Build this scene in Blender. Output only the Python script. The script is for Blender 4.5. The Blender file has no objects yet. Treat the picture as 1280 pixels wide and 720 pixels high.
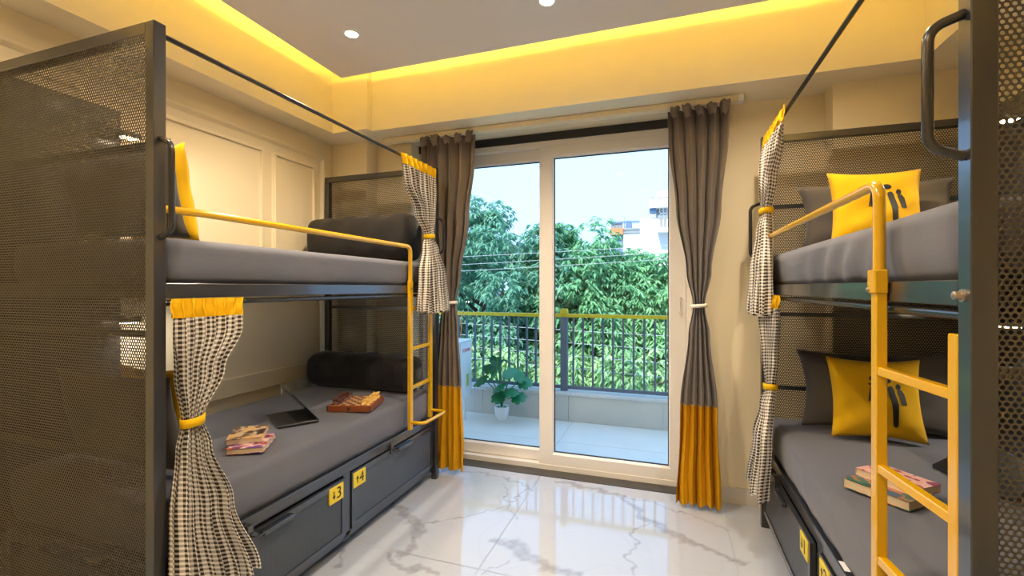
import bpy, math, random
import numpy as np
from mathutils import Matrix, Vector

random.seed(7)
rng = np.random.default_rng(7)
scene = bpy.context.scene
C = scene.collection

# ------------------------------------------------------------------ camera
F_PX = 566.0
YAW = math.atan(193 / 566.0)          # camera turned to the left of the room's depth axis
CAM_H = 1.4
cam = bpy.data.cameras.new('camera')
cam.sensor_width = 36.0
cam.lens = F_PX / 1280 * 36.0
cam.shift_y = -0.5 / 1280
cam.clip_start = 0.05
cam.clip_end = 300
cam_o = bpy.data.objects.new('camera', cam)
cam_o.location = (0, 0, CAM_H)
cam_o.rotation_euler = (math.pi / 2, 0, YAW)
C.objects.link(cam_o)
scene.camera = cam_o

# ------------------------------------------------------------------ view + world
scene.view_settings.view_transform = 'Standard'
scene.view_settings.look = 'None'
scene.view_settings.exposure = 0.55
scene.view_settings.gamma = 1.0
scene.view_settings.use_curve_mapping = False
scene.cycles.use_denoising = True
scene.cycles.max_bounces = 10
scene.cycles.diffuse_bounces = 5
scene.cycles.glossy_bounces = 5
scene.cycles.transparent_max_bounces = 24
scene.cycles.sample_clamp_indirect = 8.0
scene.cycles.caustics_reflective = False
scene.cycles.caustics_refractive = False

world = bpy.data.worlds.new('sky')
scene.world = world
world.use_nodes = True
wn = world.node_tree
for n in list(wn.nodes):
    wn.nodes.remove(n)
w_out = wn.nodes.new('ShaderNodeOutputWorld')
w_bg = wn.nodes.new('ShaderNodeBackground')
w_tc = wn.nodes.new('ShaderNodeTexCoord')
w_sep = wn.nodes.new('ShaderNodeSeparateXYZ')
w_rmp = wn.nodes.new('ShaderNodeValToRGB')
wn.links.new(w_tc.outputs['Generated'], w_sep.inputs[0])
wn.links.new(w_sep.outputs['Z'], w_rmp.inputs[0])
w_rmp.color_ramp.elements[0].position = 0.0
w_rmp.color_ramp.elements[0].color = (0.40, 0.64, 1.0, 1)
w_rmp.color_ramp.elements[1].position = 0.6
w_rmp.color_ramp.elements[1].color = (0.34, 0.60, 1.0, 1)
wn.links.new(w_rmp.outputs[0], w_bg.inputs[0])
w_bg.inputs[1].default_value = 1.7
wn.links.new(w_bg.outputs[0], w_out.inputs[0])

# soft hazy sun from behind the house: lights the trees, never enters the room
sun = bpy.data.lights.new('sun', 'SUN')
sun.energy = 5.0
sun.angle = math.radians(6)
sun.color = (1.0, 0.96, 0.88)
sun_o = bpy.data.objects.new('sun', sun)
sun_o.rotation_euler = (math.radians(44), 0, math.radians(-12))
C.objects.link(sun_o)

# sampling portal in the sliding-door opening (emits nothing itself)
pl = bpy.data.lights.new('door_portal', 'AREA')
pl.shape = 'RECTANGLE'
pl.size = 2.1
pl.size_y = 2.4
pl.cycles.is_portal = True
pl_o = bpy.data.objects.new('door_portal', pl)
pl_o.location = (-0.9, 3.56, 1.28)
pl_o.rotation_euler = (-math.pi / 2, 0, 0)
C.objects.link(pl_o)

DOWNLIGHT_W = 84.0
COVE_STRENGTH = 185.0
READ_W = 9.0

# ------------------------------------------------------------------ materials
def nodes_of(name):
    m = bpy.data.materials.new(name)
    m.use_nodes = True
    nt = m.node_tree
    b = nt.nodes['Principled BSDF']
    return m, nt, b

def mat(name, col, rough=0.5, metal=0.0, spec=0.5, bump=0.0, bscale=60.0, vary=0.0, vscale=6.0, sheen=0.0, coat=0.0, stretch=None):
    m, nt, b = nodes_of(name)
    b.inputs['Base Color'].default_value = (*col, 1)
    b.inputs['Roughness'].default_value = rough
    b.inputs['Metallic'].default_value = metal
    b.inputs['Specular IOR Level'].default_value = spec
    if sheen:
        b.inputs['Sheen Weight'].default_value = sheen
    if coat:
        b.inputs['Coat Weight'].default_value = coat
        b.inputs['Coat Roughness'].default_value = 0.08
    if bump or vary:
        tc = nt.nodes.new('ShaderNodeTexCoord')
        src = tc.outputs['Object']
        if stretch:
            mp = nt.nodes.new('ShaderNodeMapping')
            mp.inputs['Scale'].default_value = stretch
            nt.links.new(src, mp.inputs[0])
            src = mp.outputs[0]
    if bump:
        nz = nt.nodes.new('ShaderNodeTexNoise')
        nz.inputs['Scale'].default_value = bscale
        nz.inputs['Detail'].default_value = 4
        bp = nt.nodes.new('ShaderNodeBump')
        bp.inputs['Strength'].default_value = bump
        bp.inputs['Distance'].default_value = 0.01
        nt.links.new(src, nz.inputs['Vector'])
        nt.links.new(nz.outputs['Fac'], bp.inputs['Height'])
        nt.links.new(bp.outputs[0], b.inputs['Normal'])
    if vary:
        n2 = nt.nodes.new('ShaderNodeTexNoise')
        n2.inputs['Scale'].default_value = vscale
        n2.inputs['Detail'].default_value = 5
        mx = nt.nodes.new('ShaderNodeMixRGB')
        mx.inputs[1].default_value = tuple(c * (1 - vary) for c in col) + (1,)
        mx.inputs[2].default_value = tuple(min(1, c * (1 + vary)) for c in col) + (1,)
        nt.links.new(src, n2.inputs['Vector'])
        nt.links.new(n2.outputs['Fac'], mx.inputs[0])
        nt.links.new(mx.outputs[0], b.inputs['Base Color'])
    return m

def emit(name, col, strength):
    m = bpy.data.materials.new(name)
    m.use_nodes = True
    nt = m.node_tree
    nt.nodes.remove(nt.nodes['Principled BSDF'])
    e = nt.nodes.new('ShaderNodeEmission')
    e.inputs[0].default_value = (*col, 1)
    e.inputs[1].default_value = strength
    nt.links.new(e.outputs[0], nt.nodes['Material Output'].inputs[0])
    return m

def glass_mat():
    m = bpy.data.materials.new('pane_glass')
    m.use_nodes = True
    nt = m.node_tree
    nt.nodes.remove(nt.nodes['Principled BSDF'])
    tr = nt.nodes.new('ShaderNodeBsdfTransparent')
    tr.inputs[0].default_value = (0.94, 0.98, 0.99, 1)
    gl = nt.nodes.new('ShaderNodeBsdfGlossy')
    gl.inputs['Roughness'].default_value = 0.02
    fr = nt.nodes.new('ShaderNodeFresnel')
    fr.inputs[0].default_value = 1.35
    mx = nt.nodes.new('ShaderNodeMixShader')
    nt.links.new(fr.outputs[0], mx.inputs[0])
    nt.links.new(tr.outputs[0], mx.inputs[1])
    nt.links.new(gl.outputs[0], mx.inputs[2])
    nt.links.new(mx.outputs[0], nt.nodes['Material Output'].inputs[0])
    return m

def math_node(nt, op, a, b=None, c=None):
    n = nt.nodes.new('ShaderNodeMath')
    n.operation = op
    for i, v in enumerate((a, b, c)):
        if v is None:
            continue
        if isinstance(v, (int, float)):
            n.inputs[i].default_value = v
        else:
            nt.links.new(v, n.inputs[i])
    return n.outputs[0]

def gingham_mat(pitch=0.0165):
    m, nt, b = nodes_of('gingham_cotton')
    uv = nt.nodes.new('ShaderNodeUVMap')
    uv.uv_map = 'UVMap'
    sp = nt.nodes.new('ShaderNodeSeparateXYZ')
    nt.links.new(uv.outputs[0], sp.inputs[0])
    st = []
    for ax in ('X', 'Y'):
        f = math_node(nt, 'FRACT', math_node(nt, 'MULTIPLY', sp.outputs[ax], 1 / pitch))
        st.append(math_node(nt, 'LESS_THAN', f, 0.54))
    both = math_node(nt, 'ADD', st[0], st[1])
    rp = nt.nodes.new('ShaderNodeValToRGB')
    rp.color_ramp.interpolation = 'CONSTANT'
    e = rp.color_ramp.elements
    e[0].position = 0.0
    e[0].color = (0.86, 0.82, 0.77, 1)
    e[1].position = 0.25
    e[1].color = (0.46, 0.41, 0.35, 1)
    e2 = e.new(0.75)
    e2.color = (0.035, 0.028, 0.022, 1)
    nt.links.new(math_node(nt, 'MULTIPLY', both, 0.5), rp.inputs[0])
    nt.links.new(rp.outputs[0], b.inputs['Base Color'])
    b.inputs['Roughness'].default_value = 0.85
    b.inputs['Specular IOR Level'].default_value = 0.2
    return m

def marble_mat():
    m, nt, b = nodes_of('polished_marble')
    at = nt.nodes.new('ShaderNodeAttribute')
    at.attribute_name = 'vein'
    tc = nt.nodes.new('ShaderNodeNewGeometry')
    nz = nt.nodes.new('ShaderNodeTexNoise')
    nz.inputs['Scale'].default_value = 26
    nz.inputs['Detail'].default_value = 8
    nz.inputs['Roughness'].default_value = 0.7
    nt.links.new(tc.outputs['Position'], nz.inputs['Vector'])
    k = math_node(nt, 'MULTIPLY_ADD', nz.outputs['Fac'], 1.7, -0.25)
    v = math_node(nt, 'MULTIPLY', at.outputs['Fac'], k)
    # broad faint clouding and thin stray veins
    n2 = nt.nodes.new('ShaderNodeTexNoise')
    n2.inputs['Scale'].default_value = 1.7
    n2.inputs['Detail'].default_value = 6
    n2.inputs['Distortion'].default_value = 0.8
    nt.links.new(tc.outputs['Position'], n2.inputs['Vector'])
    d = math_node(nt, 'ABSOLUTE', math_node(nt, 'SUBTRACT', n2.outputs['Fac'], 0.5))
    thin = math_node(nt, 'MULTIPLY', math_node(nt, 'MAXIMUM', math_node(nt, 'MULTIPLY_ADD', d, -55.0, 1.0), 0.0), 0.05)
    tot = math_node(nt, 'MINIMUM', math_node(nt, 'ADD', v, thin), 1.0)
    mx = nt.nodes.new('ShaderNodeMixRGB')
    mx.inputs[1].default_value = (0.405, 0.435, 0.495, 1)
    mx.inputs[2].default_value = (0.17, 0.17, 0.18, 1)
    nt.links.new(tot, mx.inputs[0])
    nt.links.new(mx.outputs[0], b.inputs['Base Color'])
    b.inputs['Roughness'].default_value = 0.06
    b.inputs['Specular IOR Level'].default_value = 0.9
    return m

def print_mat(name, cols, scale=18.0):
    """printed book cover: blotches of a few inks"""
    m, nt, b = nodes_of(name)
    tc = nt.nodes.new('ShaderNodeTexCoord')
    nz = nt.nodes.new('ShaderNodeTexNoise')
    nz.inputs['Scale'].default_value = scale
    nz.inputs['Detail'].default_value = 3
    nt.links.new(tc.outputs['Object'], nz.inputs['Vector'])
    rp = nt.nodes.new('ShaderNodeValToRGB')
    rp.color_ramp.interpolation = 'CONSTANT'
    e = rp.color_ramp.elements
    e[0].position = 0.0
    e[0].color = (*cols[0], 1)
    e[1].position = 0.42
    e[1].color = (*cols[1], 1)
    for i, c in enumerate(cols[2:]):
        q = e.new(0.50 + 0.08 * i)
        q.color = (*c, 1)
    nt.links.new(nz.outputs['Fac'], rp.inputs[0])
    nt.links.new(rp.outputs[0], b.inputs['Base Color'])
    b.inputs['Roughness'].default_value = 0.35
    return m

def leaf_mat(name, dark, light):
    m, nt, b = nodes_of(name)
    at = nt.nodes.new('ShaderNodeAttribute')
    at.attribute_name = 'tint'
    mx = nt.nodes.new('ShaderNodeMixRGB')
    mx.inputs[1].default_value = (*dark, 1)
    mx.inputs[2].default_value = (*light, 1)
    nt.links.new(at.outputs['Fac'], mx.inputs[0])
    nt.links.new(mx.outputs[0], b.inputs['Base Color'])
    b.inputs['Roughness'].default_value = 0.45
    b.inputs['Specular IOR Level'].default_value = 0.4
    tl = nt.nodes.new('ShaderNodeBsdfTranslucent')
    nt.links.new(mx.outputs[0], tl.inputs[0])
    ms = nt.nodes.new('ShaderNodeMixShader')
    ms.inputs[0].default_value = 0.35
    nt.links.new(b.outputs[0], ms.inputs[1])
    nt.links.new(tl.outputs[0], ms.inputs[2])
    nt.links.new(ms.outputs[0], nt.nodes['Material Output'].inputs[0])
    return m

def mesh_weave_mat():
    """fine perforated sheet of the drawer fronts"""
    m, nt, b = nodes_of('fine_perforated_steel')
    tc = nt.nodes.new('ShaderNodeTexCoord')
    vo = nt.nodes.new('ShaderNodeTexVoronoi')
    vo.inputs['Scale'].default_value = 160
    vo.inputs['Randomness'].default_value = 0.0
    nt.links.new(tc.outputs['Object'], vo.inputs['Vector'])
    rp = nt.nodes.new('ShaderNodeValToRGB')
    rp.color_ramp.elements[0].position = 0.25
    rp.color_ramp.elements[0].color = (0.008, 0.009, 0.011, 1)
    rp.color_ramp.elements[1].position = 0.40
    rp.color_ramp.elements[1].color = (0.060, 0.072, 0.092, 1)
    nt.links.new(vo.outputs['Distance'], rp.inputs[0])
    nt.links.new(rp.outputs[0], b.inputs['Base Color'])
    b.inputs['Roughness'].default_value = 0.42
    return m

def checker_mat():
    m, nt, b = nodes_of('chess_squares')
    tc = nt.nodes.new('ShaderNodeTexCoord')
    ck = nt.nodes.new('ShaderNodeTexChecker')
    ck.inputs['Scale'].default_value = 1 / 0.029
    ck.inputs['Color1'].default_value = (0.72, 0.42, 0.20, 1)
    ck.inputs['Color2'].default_value = (0.13, 0.035, 0.012, 1)
    nt.links.new(tc.outputs['Object'], ck.inputs['Vector'])
    nt.links.new(ck.outputs[0], b.inputs['Base Color'])
    b.inputs['Roughness'].default_value = 0.3
    return m

M = {
    'wall': mat('cream_wall_paint', (0.82, 0.71, 0.49), 0.6, bump=0.04, bscale=220),
    'soffit': mat('cream_soffit_paint', (0.86, 0.79, 0.62), 0.6, bump=0.03, bscale=220),
    'ceiling': mat('white_ceiling_paint', (0.76, 0.73, 0.75), 0.65, bump=0.03, bscale=200),
    'skirting': mat('skirting_tile', (0.62, 0.56, 0.47), 0.25, vary=0.05),
    'marble': marble_mat(),
    'grout': mat('tile_grout', (0.50, 0.48, 0.45), 0.8),
    'granite': mat('dark_granite', (0.040, 0.037, 0.036), 0.25, vary=0.5, vscale=180),
    'steel': mat('charcoal_powder_coated_steel', (0.022, 0.023, 0.026), 0.30, metal=0.15, spec=0.8, bump=0.03, bscale=400, coat=0.7),
    'sheet': mat('charcoal_perforated_sheet', (0.066, 0.054, 0.037), 0.38, metal=0.1, spec=0.5),
    'fine': mesh_weave_mat(),
    'handle': mat('black_gloss_tube', (0.035, 0.033, 0.032), 0.18, metal=0.3, spec=0.7),
    'yellow_paint': mat('yellow_gloss_paint', (0.66, 0.36, 0.004), 0.22, spec=0.6, coat=0.3),
    'bolt': mat('zinc_bolt', (0.45, 0.38, 0.32), 0.35, metal=0.9),
    'plate': mat('yellow_number_plate', (0.74, 0.54, 0.01), 0.35),
    'ink': mat('black_ink', (0.012, 0.011, 0.010), 0.6),
    'sheet_grey': mat('grey_bed_sheet', (0.118, 0.120, 0.145), 0.85, spec=0.25, bump=0.10, bscale=26, sheen=0.15, stretch=(0.5, 2.0, 2.0)),
    'pillow_grey': mat('grey_pillow_cotton', (0.085, 0.074, 0.066), 0.9, spec=0.2, bump=0.20, bscale=16, sheen=0.15),
    'black_fabric': mat('black_quilt_fabric', (0.014, 0.012, 0.012), 0.85, spec=0.25, bump=0.35, bscale=18, sheen=0.1, stretch=(1, 4, 1)),
    'yellow_cotton': mat('yellow_cotton', (0.72, 0.41, 0.006), 0.85, spec=0.15, bump=0.12, bscale=16, sheen=0.1),
    'gingham': gingham_mat(),
    'header': mat('yellow_curtain_header', (0.76, 0.44, 0.005), 0.8, spec=0.2, bump=0.1, bscale=60),
    'drape': mat('taupe_drape', (0.150, 0.118, 0.096), 0.8, spec=0.25, sheen=0.2),
    'drape_yellow': mat('ochre_drape_band', (0.58, 0.29, 0.003), 0.75, spec=0.25),
    'ribbon': mat('cream_ribbon', (0.80, 0.72, 0.62), 0.7),
    'upvc': mat('white_upvc', (0.78, 0.74, 0.70), 0.35),
    'gasket': mat('black_gasket', (0.02, 0.02, 0.022), 0.6),
    'glass': glass_mat(),
    'white': mat('white_plastic', (0.80, 0.80, 0.80), 0.35),
    'chrome': mat('chrome', (0.7, 0.7, 0.7), 0.15, metal=1.0),
    'lamp_glow': emit('lamp_glow', (1.0, 0.86, 0.62), 30.0),
    'read_glow': emit('reading_lamp_glow', (1.0, 0.80, 0.55), 14.0),
    'cove_glow': emit('cove_led_glow', (1.0, 0.62, 0.06), COVE_STRENGTH),
    'balcony_tile': mat('balcony_tile', (0.88, 0.83, 0.75), 0.22, vary=0.06, vscale=3),
    'kerb_tile': mat('kerb_tile', (0.58, 0.55, 0.50), 0.5, vary=0.10, vscale=4),
    'coping': mat('grey_coping_stone', (0.60, 0.60, 0.60), 0.4, vary=0.2, vscale=40),
    'rail_grey': mat('blue_grey_railing_paint', (0.095, 0.125, 0.165), 0.4),
    'rail_yellow': mat('mustard_handrail_paint', (0.62, 0.46, 0.02), 0.35),
    'ac_white': mat('white_enamel', (0.78, 0.80, 0.82), 0.4),
    'ac_dark': mat('fan_guard_grey', (0.10, 0.10, 0.11), 0.5),
    'red': mat('red_print', (0.60, 0.02, 0.03), 0.5),
    'sticker': mat('green_sticker', (0.45, 0.55, 0.10), 0.5),
    'pot': mat('white_ceramic', (0.82, 0.82, 0.82), 0.2),
    'plant': mat('dark_green_leaf', (0.020, 0.22, 0.085), 0.35, vary=0.35, vscale=9),
    'plant_stem': mat('green_stem', (0.05, 0.22, 0.06), 0.5),
    'moss': mat('green_moss', (0.02, 0.20, 0.04), 0.9, bump=0.5, bscale=120),
    'leaf_a': leaf_mat('tree_leaf', (0.085, 0.290, 0.165), (0.34, 0.64, 0.30)),
    'leaf_b': leaf_mat('pale_tree_leaf', (0.110, 0.310, 0.160), (0.52, 0.74, 0.34)),
    'leaf_c': leaf_mat('shaded_tree_leaf', (0.075, 0.240, 0.170), (0.26, 0.52, 0.34)),
    'bark': mat('bark', (0.10, 0.075, 0.055), 0.9, bump=0.6, bscale=20),
    'wire': mat('overhead_cable', (0.42, 0.44, 0.46), 0.6),
    'street': mat('street_asphalt', (0.16, 0.17, 0.16), 0.9, vary=0.3),
    'render': mat('white_render_wall', (0.80, 0.78, 0.74), 0.8, vary=0.08, vscale=1.0),
    'brickred': mat('orange_brick', (0.62, 0.22, 0.08), 0.8, vary=0.2, vscale=3),
    'bluegrey': mat('blue_grey_cladding', (0.13, 0.20, 0.32), 0.6),
    'winglass': mat('dark_window_glass', (0.30, 0.30, 0.28), 0.1),
    'laptop': mat('dark_grey_laptop', (0.050, 0.050, 0.055), 0.35, metal=0.5),
    'keys': mat('black_keys', (0.008, 0.008, 0.009), 0.5),
    'screen': mat('dark_screen', (0.010, 0.010, 0.012), 0.12),
    'paper': mat('book_pages', (0.66, 0.52, 0.34), 0.9, bump=0.3, bscale=30, stretch=(1, 1, 20)),
    'cover_a': print_mat('brown_book_cover', [(0.05, 0.03, 0.025), (0.22, 0.12, 0.07), (0.62, 0.46, 0.30), (0.70, 0.40, 0.10)], 22),
    'cover_b': print_mat('purple_book_cover', [(0.12, 0.03, 0.16), (0.55, 0.10, 0.06), (0.75, 0.55, 0.55), (0.20, 0.05, 0.30)], 14),
    'cover_c': print_mat('teal_book_cover', [(0.02, 0.09, 0.08), (0.04, 0.16, 0.14), (0.50, 0.20, 0.08), (0.05, 0.12, 0.20)], 16),
    'cover_d': print_mat('pink_book_cover', [(0.35, 0.05, 0.06), (0.78, 0.42, 0.36), (0.80, 0.48, 0.42), (0.25, 0.04, 0.10)], 16),
    'chess_box': mat('reddish_chess_wood', (0.24, 0.060, 0.015), 0.35, vary=0.3, vscale=12, stretch=(8, 1, 8)),
    'chess_sq': checker_mat(),
    'chess_light': mat('pale_boxwood', (0.75, 0.45, 0.10), 0.35),
    'chess_dark': mat('dark_rosewood', (0.085, 0.020, 0.010), 0.35),
}

# ------------------------------------------------------------------ builders
class MB:
    """collects geometry, then links it as ONE mesh object"""
    def __init__(self):
        self.v = []
        self.f = []
        self.uv = None
        self.attr = {}

    def add(self, verts, faces):
        n = len(self.v)
        self.v.extend([tuple(p) for p in verts])
        self.f.extend([tuple(i + n for i in q) for q in faces])
        return self

    def box(self, x0, y0, z0, x1, y1, z1, c=0.0, T=None):
        if x0 > x1: x0, x1 = x1, x0
        if y0 > y1: y0, y1 = y1, y0
        if z0 > z1: z0, z1 = z1, z0
        lo, hi = (x0, y0, z0), (x1, y1, z1)
        if c <= 0:
            vs = [(hi[0] if i & 1 else lo[0], hi[1] if i & 2 else lo[1], hi[2] if i & 4 else lo[2]) for i in range(8)]
            fs = [(0, 2, 3, 1), (4, 5, 7, 6), (0, 1, 5, 4), (2, 6, 7, 3), (0, 4, 6, 2), (1, 3, 7, 5)]
        else:
            vs, fs, idx = [], [], {}
            for i in range(8):
                s = [1 if i & (1 << k) else 0 for k in range(3)]
                for ax in range(3):
                    p = [(hi[k] - (0 if k == ax else c)) if s[k] else (lo[k] + (0 if k == ax else c)) for k in range(3)]
                    idx[(i, ax)] = len(vs)
                    vs.append(tuple(p))
            for ax in range(3):
                a, b = [k for k in range(3) if k != ax]
                for sgn in (0, 1):
                    base = sgn << ax
                    loop = [base, base | (1 << a), base | (1 << a) | (1 << b), base | (1 << b)]
                    q = [idx[(i, ax)] for i in loop]
                    if sgn == (1 if ax == 1 else 0):
                        q = q[::-1]
                    fs.append(tuple(q))
            for ax in range(3):
                a, b = [k for k in range(3) if k != ax]
                for sa in (0, 1):
                    for sb in (0, 1):
                        i0 = (sa << a) | (sb << b)
                        i1 = i0 | (1 << ax)
                        fs.append((idx[(i0, a)], idx[(i1, a)], idx[(i1, b)], idx[(i0, b)]))
            for i in range(8):
                fs.append((idx[(i, 0)], idx[(i, 1)], idx[(i, 2)]))
        if T is not None:
            vs = [tuple(T @ Vector(p)) for p in vs]
        return self.add(vs, fs)

    def tube(self, pts, r, n=12, closed=False, caps=True):
        P = [Vector(p) for p in pts]
        k = len(P)
        rs = r if isinstance(r, (list, tuple)) else [r] * k
        rings = []
        up = None
        for i in range(k):
            if closed:
                t = (P[(i + 1) % k] - P[i - 1]).normalized()
            else:
                t = (P[min(i + 1, k - 1)] - P[max(i - 1, 0)]).normalized()
            if up is None:
                up = Vector((0, 0, 1)) if abs(t.z) < 0.9 else Vector((1, 0, 0))
            a = t.cross(up).normalized()
            b = a.cross(t).normalized()
            up = b
            rings.append([P[i] + a * (rs[i] * math.cos(2 * math.pi * j / n)) + b * (rs[i] * math.sin(2 * math.pi * j / n)) for j in range(n)])
        vs = [p for rg in rings for p in rg]
        fs = []
        for i in range(k if closed else k - 1):
            i2 = (i + 1) % k
            for j in range(n):
                j2 = (j + 1) % n
                fs.append((i * n + j, i2 * n + j, i2 * n + j2, i * n + j2))
        if caps and not closed:
            fs.append(tuple(range(n)))
            fs.append(tuple((k - 1) * n + j for j in range(n))[::-1])
        return self.add(vs, fs)

    def lathe(self, prof, n=20, cx=0, cy=0, cz=0):
        vs, fs = [], []
        for (r, z) in prof:
            for j in range(n):
                a = 2 * math.pi * j / n
                vs.append((cx + r * math.cos(a), cy + r * math.sin(a), cz + z))
        k = len(prof)
        for i in range(k - 1):
            for j in range(n):
                j2 = (j + 1) % n
                fs.append((i * n + j, i * n + j2, (i + 1) * n + j2, (i + 1) * n + j))
        fs.append(tuple(range(n))[::-1])
        fs.append(tuple((k - 1) * n + j for j in range(n)))
        return self.add(vs, fs)

    def grid(self, fn, nu, nv):
        vs = [fn(i / nu, j / nv) for j in range(nv + 1) for i in range(nu + 1)]
        fs = [(j * (nu + 1) + i, j * (nu + 1) + i + 1, (j + 1) * (nu + 1) + i + 1, (j + 1) * (nu + 1) + i) for j in range(nv) for i in range(nu)]
        return self.add(vs, fs)

    def prism(self, poly, axis, d0, d1):
        """extrude a 2-D outline; axis 0: (y,z) outline along x, 1: (x,z) along y, 2: (x,y) along z"""
        def p(a, b, d):
            return ((d, a, b), (a, d, b), (a, b, d))[axis]
        n = len(poly)
        vs = [p(a, b, d0) for a, b in poly] + [p(a, b, d1) for a, b in poly]
        fs = [tuple(range(n))[::-1], tuple(range(n, 2 * n))]
        fs += [(i, (i + 1) % n, n + (i + 1) % n, n + i) for i in range(n)]
        return self.add(vs, fs)

    def mesh(self, name, material, smooth=False):
        me = bpy.data.meshes.new(name)
        me.from_pydata(self.v, [], self.f)
        if smooth:
            me.polygons.foreach_set('use_smooth', [True] * len(me.polygons))
            if smooth == 'auto':
                me.set_sharp_from_angle(angle=math.radians(40))
        if self.uv is not None:
            uvl = me.uv_layers.new(name='UVMap')
            li = np.empty(len(me.loops), dtype=np.int32)
            me.loops.foreach_get('vertex_index', li)
            uvl.data.foreach_set('uv', np.asarray(self.uv, dtype=np.float32)[li].ravel())
        for k, a in self.attr.items():
            at = me.attributes.new(k, 'FLOAT', 'POINT')
            at.data.foreach_set('value', np.asarray(a, dtype=np.float32))
        me.materials.append(M[material] if isinstance(material, str) else material)
        me.update()
        return me

    def build(self, name, material, parent=None, smooth=False):
        return link(name, self.mesh(name, material, smooth), parent)

def link(name, data, parent=None, loc=(0, 0, 0), rot=(0, 0, 0)):
    o = bpy.data.objects.new(name, data)
    C.objects.link(o)
    o.parent = parent
    o.location = loc
    o.rotation_euler = rot
    return o

def tag(o, label, cat, group=None, kind=None):
    o['label'] = label
    o['category'] = cat
    if group:
        o['group'] = group
    if kind:
        o['kind'] = kind
    return o

def thing(name, label, cat, loc=(0, 0, 0), rotz=0.0, group=None, kind=None, rot=None):
    o = link(name, None, None, loc, rot if rot else (0, 0, rotz))
    o.empty_display_size = 0.05
    return tag(o, label, cat, group, kind)

def text_mesh(name, body, size, material, parent, loc, rot, extrude=0.0006):
    cu = bpy.data.curves.new(name, 'FONT')
    cu.body = body
    cu.size = size
    cu.extrude = extrude
    cu.align_x = 'CENTER'
    cu.align_y = 'CENTER'
    cu.resolution_u = 4
    o = bpy.data.objects.new(name, cu)
    C.objects.link(o)
    dg = bpy.context.evaluated_depsgraph_get()
    me = bpy.data.meshes.new_from_object(o.evaluated_get(dg))
    bpy.data.objects.remove(o)
    bpy.data.curves.remove(cu)
    me.materials.clear()
    me.materials.append(M[material])
    return link(name, me, parent, loc, rot)

def ray(u, v):
    a, b = (u - 640) / F_PX, (359.5 - v) / F_PX
    s, c = math.sin(YAW), math.cos(YAW)
    return (-s + a * c, c + a * s, b)

def at_z(u, v, z):
    d = ray(u, v)
    t = (z - CAM_H) / d[2]
    return (d[0] * t, d[1] * t, z)

# ------------------------------------------------------------------ the room
XL, XR = -2.65, 1.58          # left / right wall
YB, YF = 3.25, -1.15          # window wall / wall behind the camera
ZS, ZC, ZU = 2.59, 2.85, 3.12  # soffit underside, hanging ceiling underside, upper ceiling
PIER_L, PIER_R, PIER_Y = -2.31, 0.92, 3.11
DX0, DX1, DTOP = -1.98, 0.165, 2.588   # door opening
WT = 0.25

def struct(name, mb, material, label, cat, parent=None, smooth=False):
    o = mb.build(name, material, parent, smooth)
    if parent is None:
        tag(o, label, cat, kind='structure')
    return o

wl = struct('wall_left', MB().box(XL - 0.2, YF, -0.1, XL, YB + WT, ZU + 0.2), 'wall', 'cream panelled wall along the left bunk bed', 'wall')
struct('wall_right', MB().box(XR, YF, -0.1, XR + 0.2, YB + WT, ZU + 0.2), 'wall', 'cream wall behind the right bunk bed', 'wall')
struct('wall_front', MB().box(XL - 0.2, YF - 0.2, -0.1, XR + 0.2, YF, ZU + 0.2), 'wall', 'cream wall on the near side of the room', 'wall')
wb = MB()
wb.box(XL, YB, -0.1, DX0, YB + WT, ZU + 0.2)
wb.box(DX1, YB, -0.1, XR, YB + WT, ZU + 0.2)
wb.box(DX0, YB, DTOP, DX1, YB + WT, ZU + 0.2)
wb.box(DX0, YB, -0.1, DX1, YB + WT, -0.02)
wback = struct('wall_back', wb, 'wall', 'cream window wall around the sliding glass door', 'wall')
struct('wall_back_pier', MB().box(XL, PIER_Y, 0, PIER_L, YB, ZS), 'wall', 'shallow cream pier in the left corner beside the window wall', 'wall')
struct('wall_back_pier', MB().box(PIER_R, PIER_Y, 0, XR, YB, ZS), 'wall', 'shallow cream pier behind the right bunk bed', 'wall')

# soffit ring that carries the light cove
SL, SR, SB, SBL, SF = -2.44, 1.27, 2.915, 2.86, -0.80
sf = MB()
sf.box(XL, YF, ZS, SL, YB, ZU)
sf.box(SR, YF, ZS, XR, YB, ZU)
sf.box(-2.12, SB, ZS, SR, YB, ZU)
sf.box(SL, SBL, ZS, -2.12, YB, ZU)
sf.box(SL, YF, ZS, SR, SF, ZU)
struct('trim_1', sf, 'soffit', 'cream dropped soffit ring lit yellow by the hidden cove light', 'soffit')
struct('ceiling', MB().box(XL - 0.2, YF - 0.2, ZU, XR + 0.2, YB + WT, ZU + 0.2), 'ceiling', 'upper ceiling glowing yellow above the cove gap', 'ceiling')
CX0, CX1, CY0, CY1 = -2.13, 0.96, -0.50, 2.585
cpm = MB().box(CX0, CY0, ZC, CX1, CY1, ZC + 0.08)
for (x0, y0, x1, y1) in ((CX0, CY1 - 0.012, CX1, CY1), (CX0, CY0, CX1, CY0 + 0.012), (CX0, CY0 + 0.012, CX0 + 0.012, CY1 - 0.012), (CX1 - 0.012, CY0 + 0.012, CX1, CY1 - 0.012)):
    cpm.box(x0, y0, ZC + 0.08, x1, y1, ZC + 0.09)
struct('ceiling_panel', cpm, 'ceiling', 'grey-white hanging ceiling panel with round downlights', 'ceiling')

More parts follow.
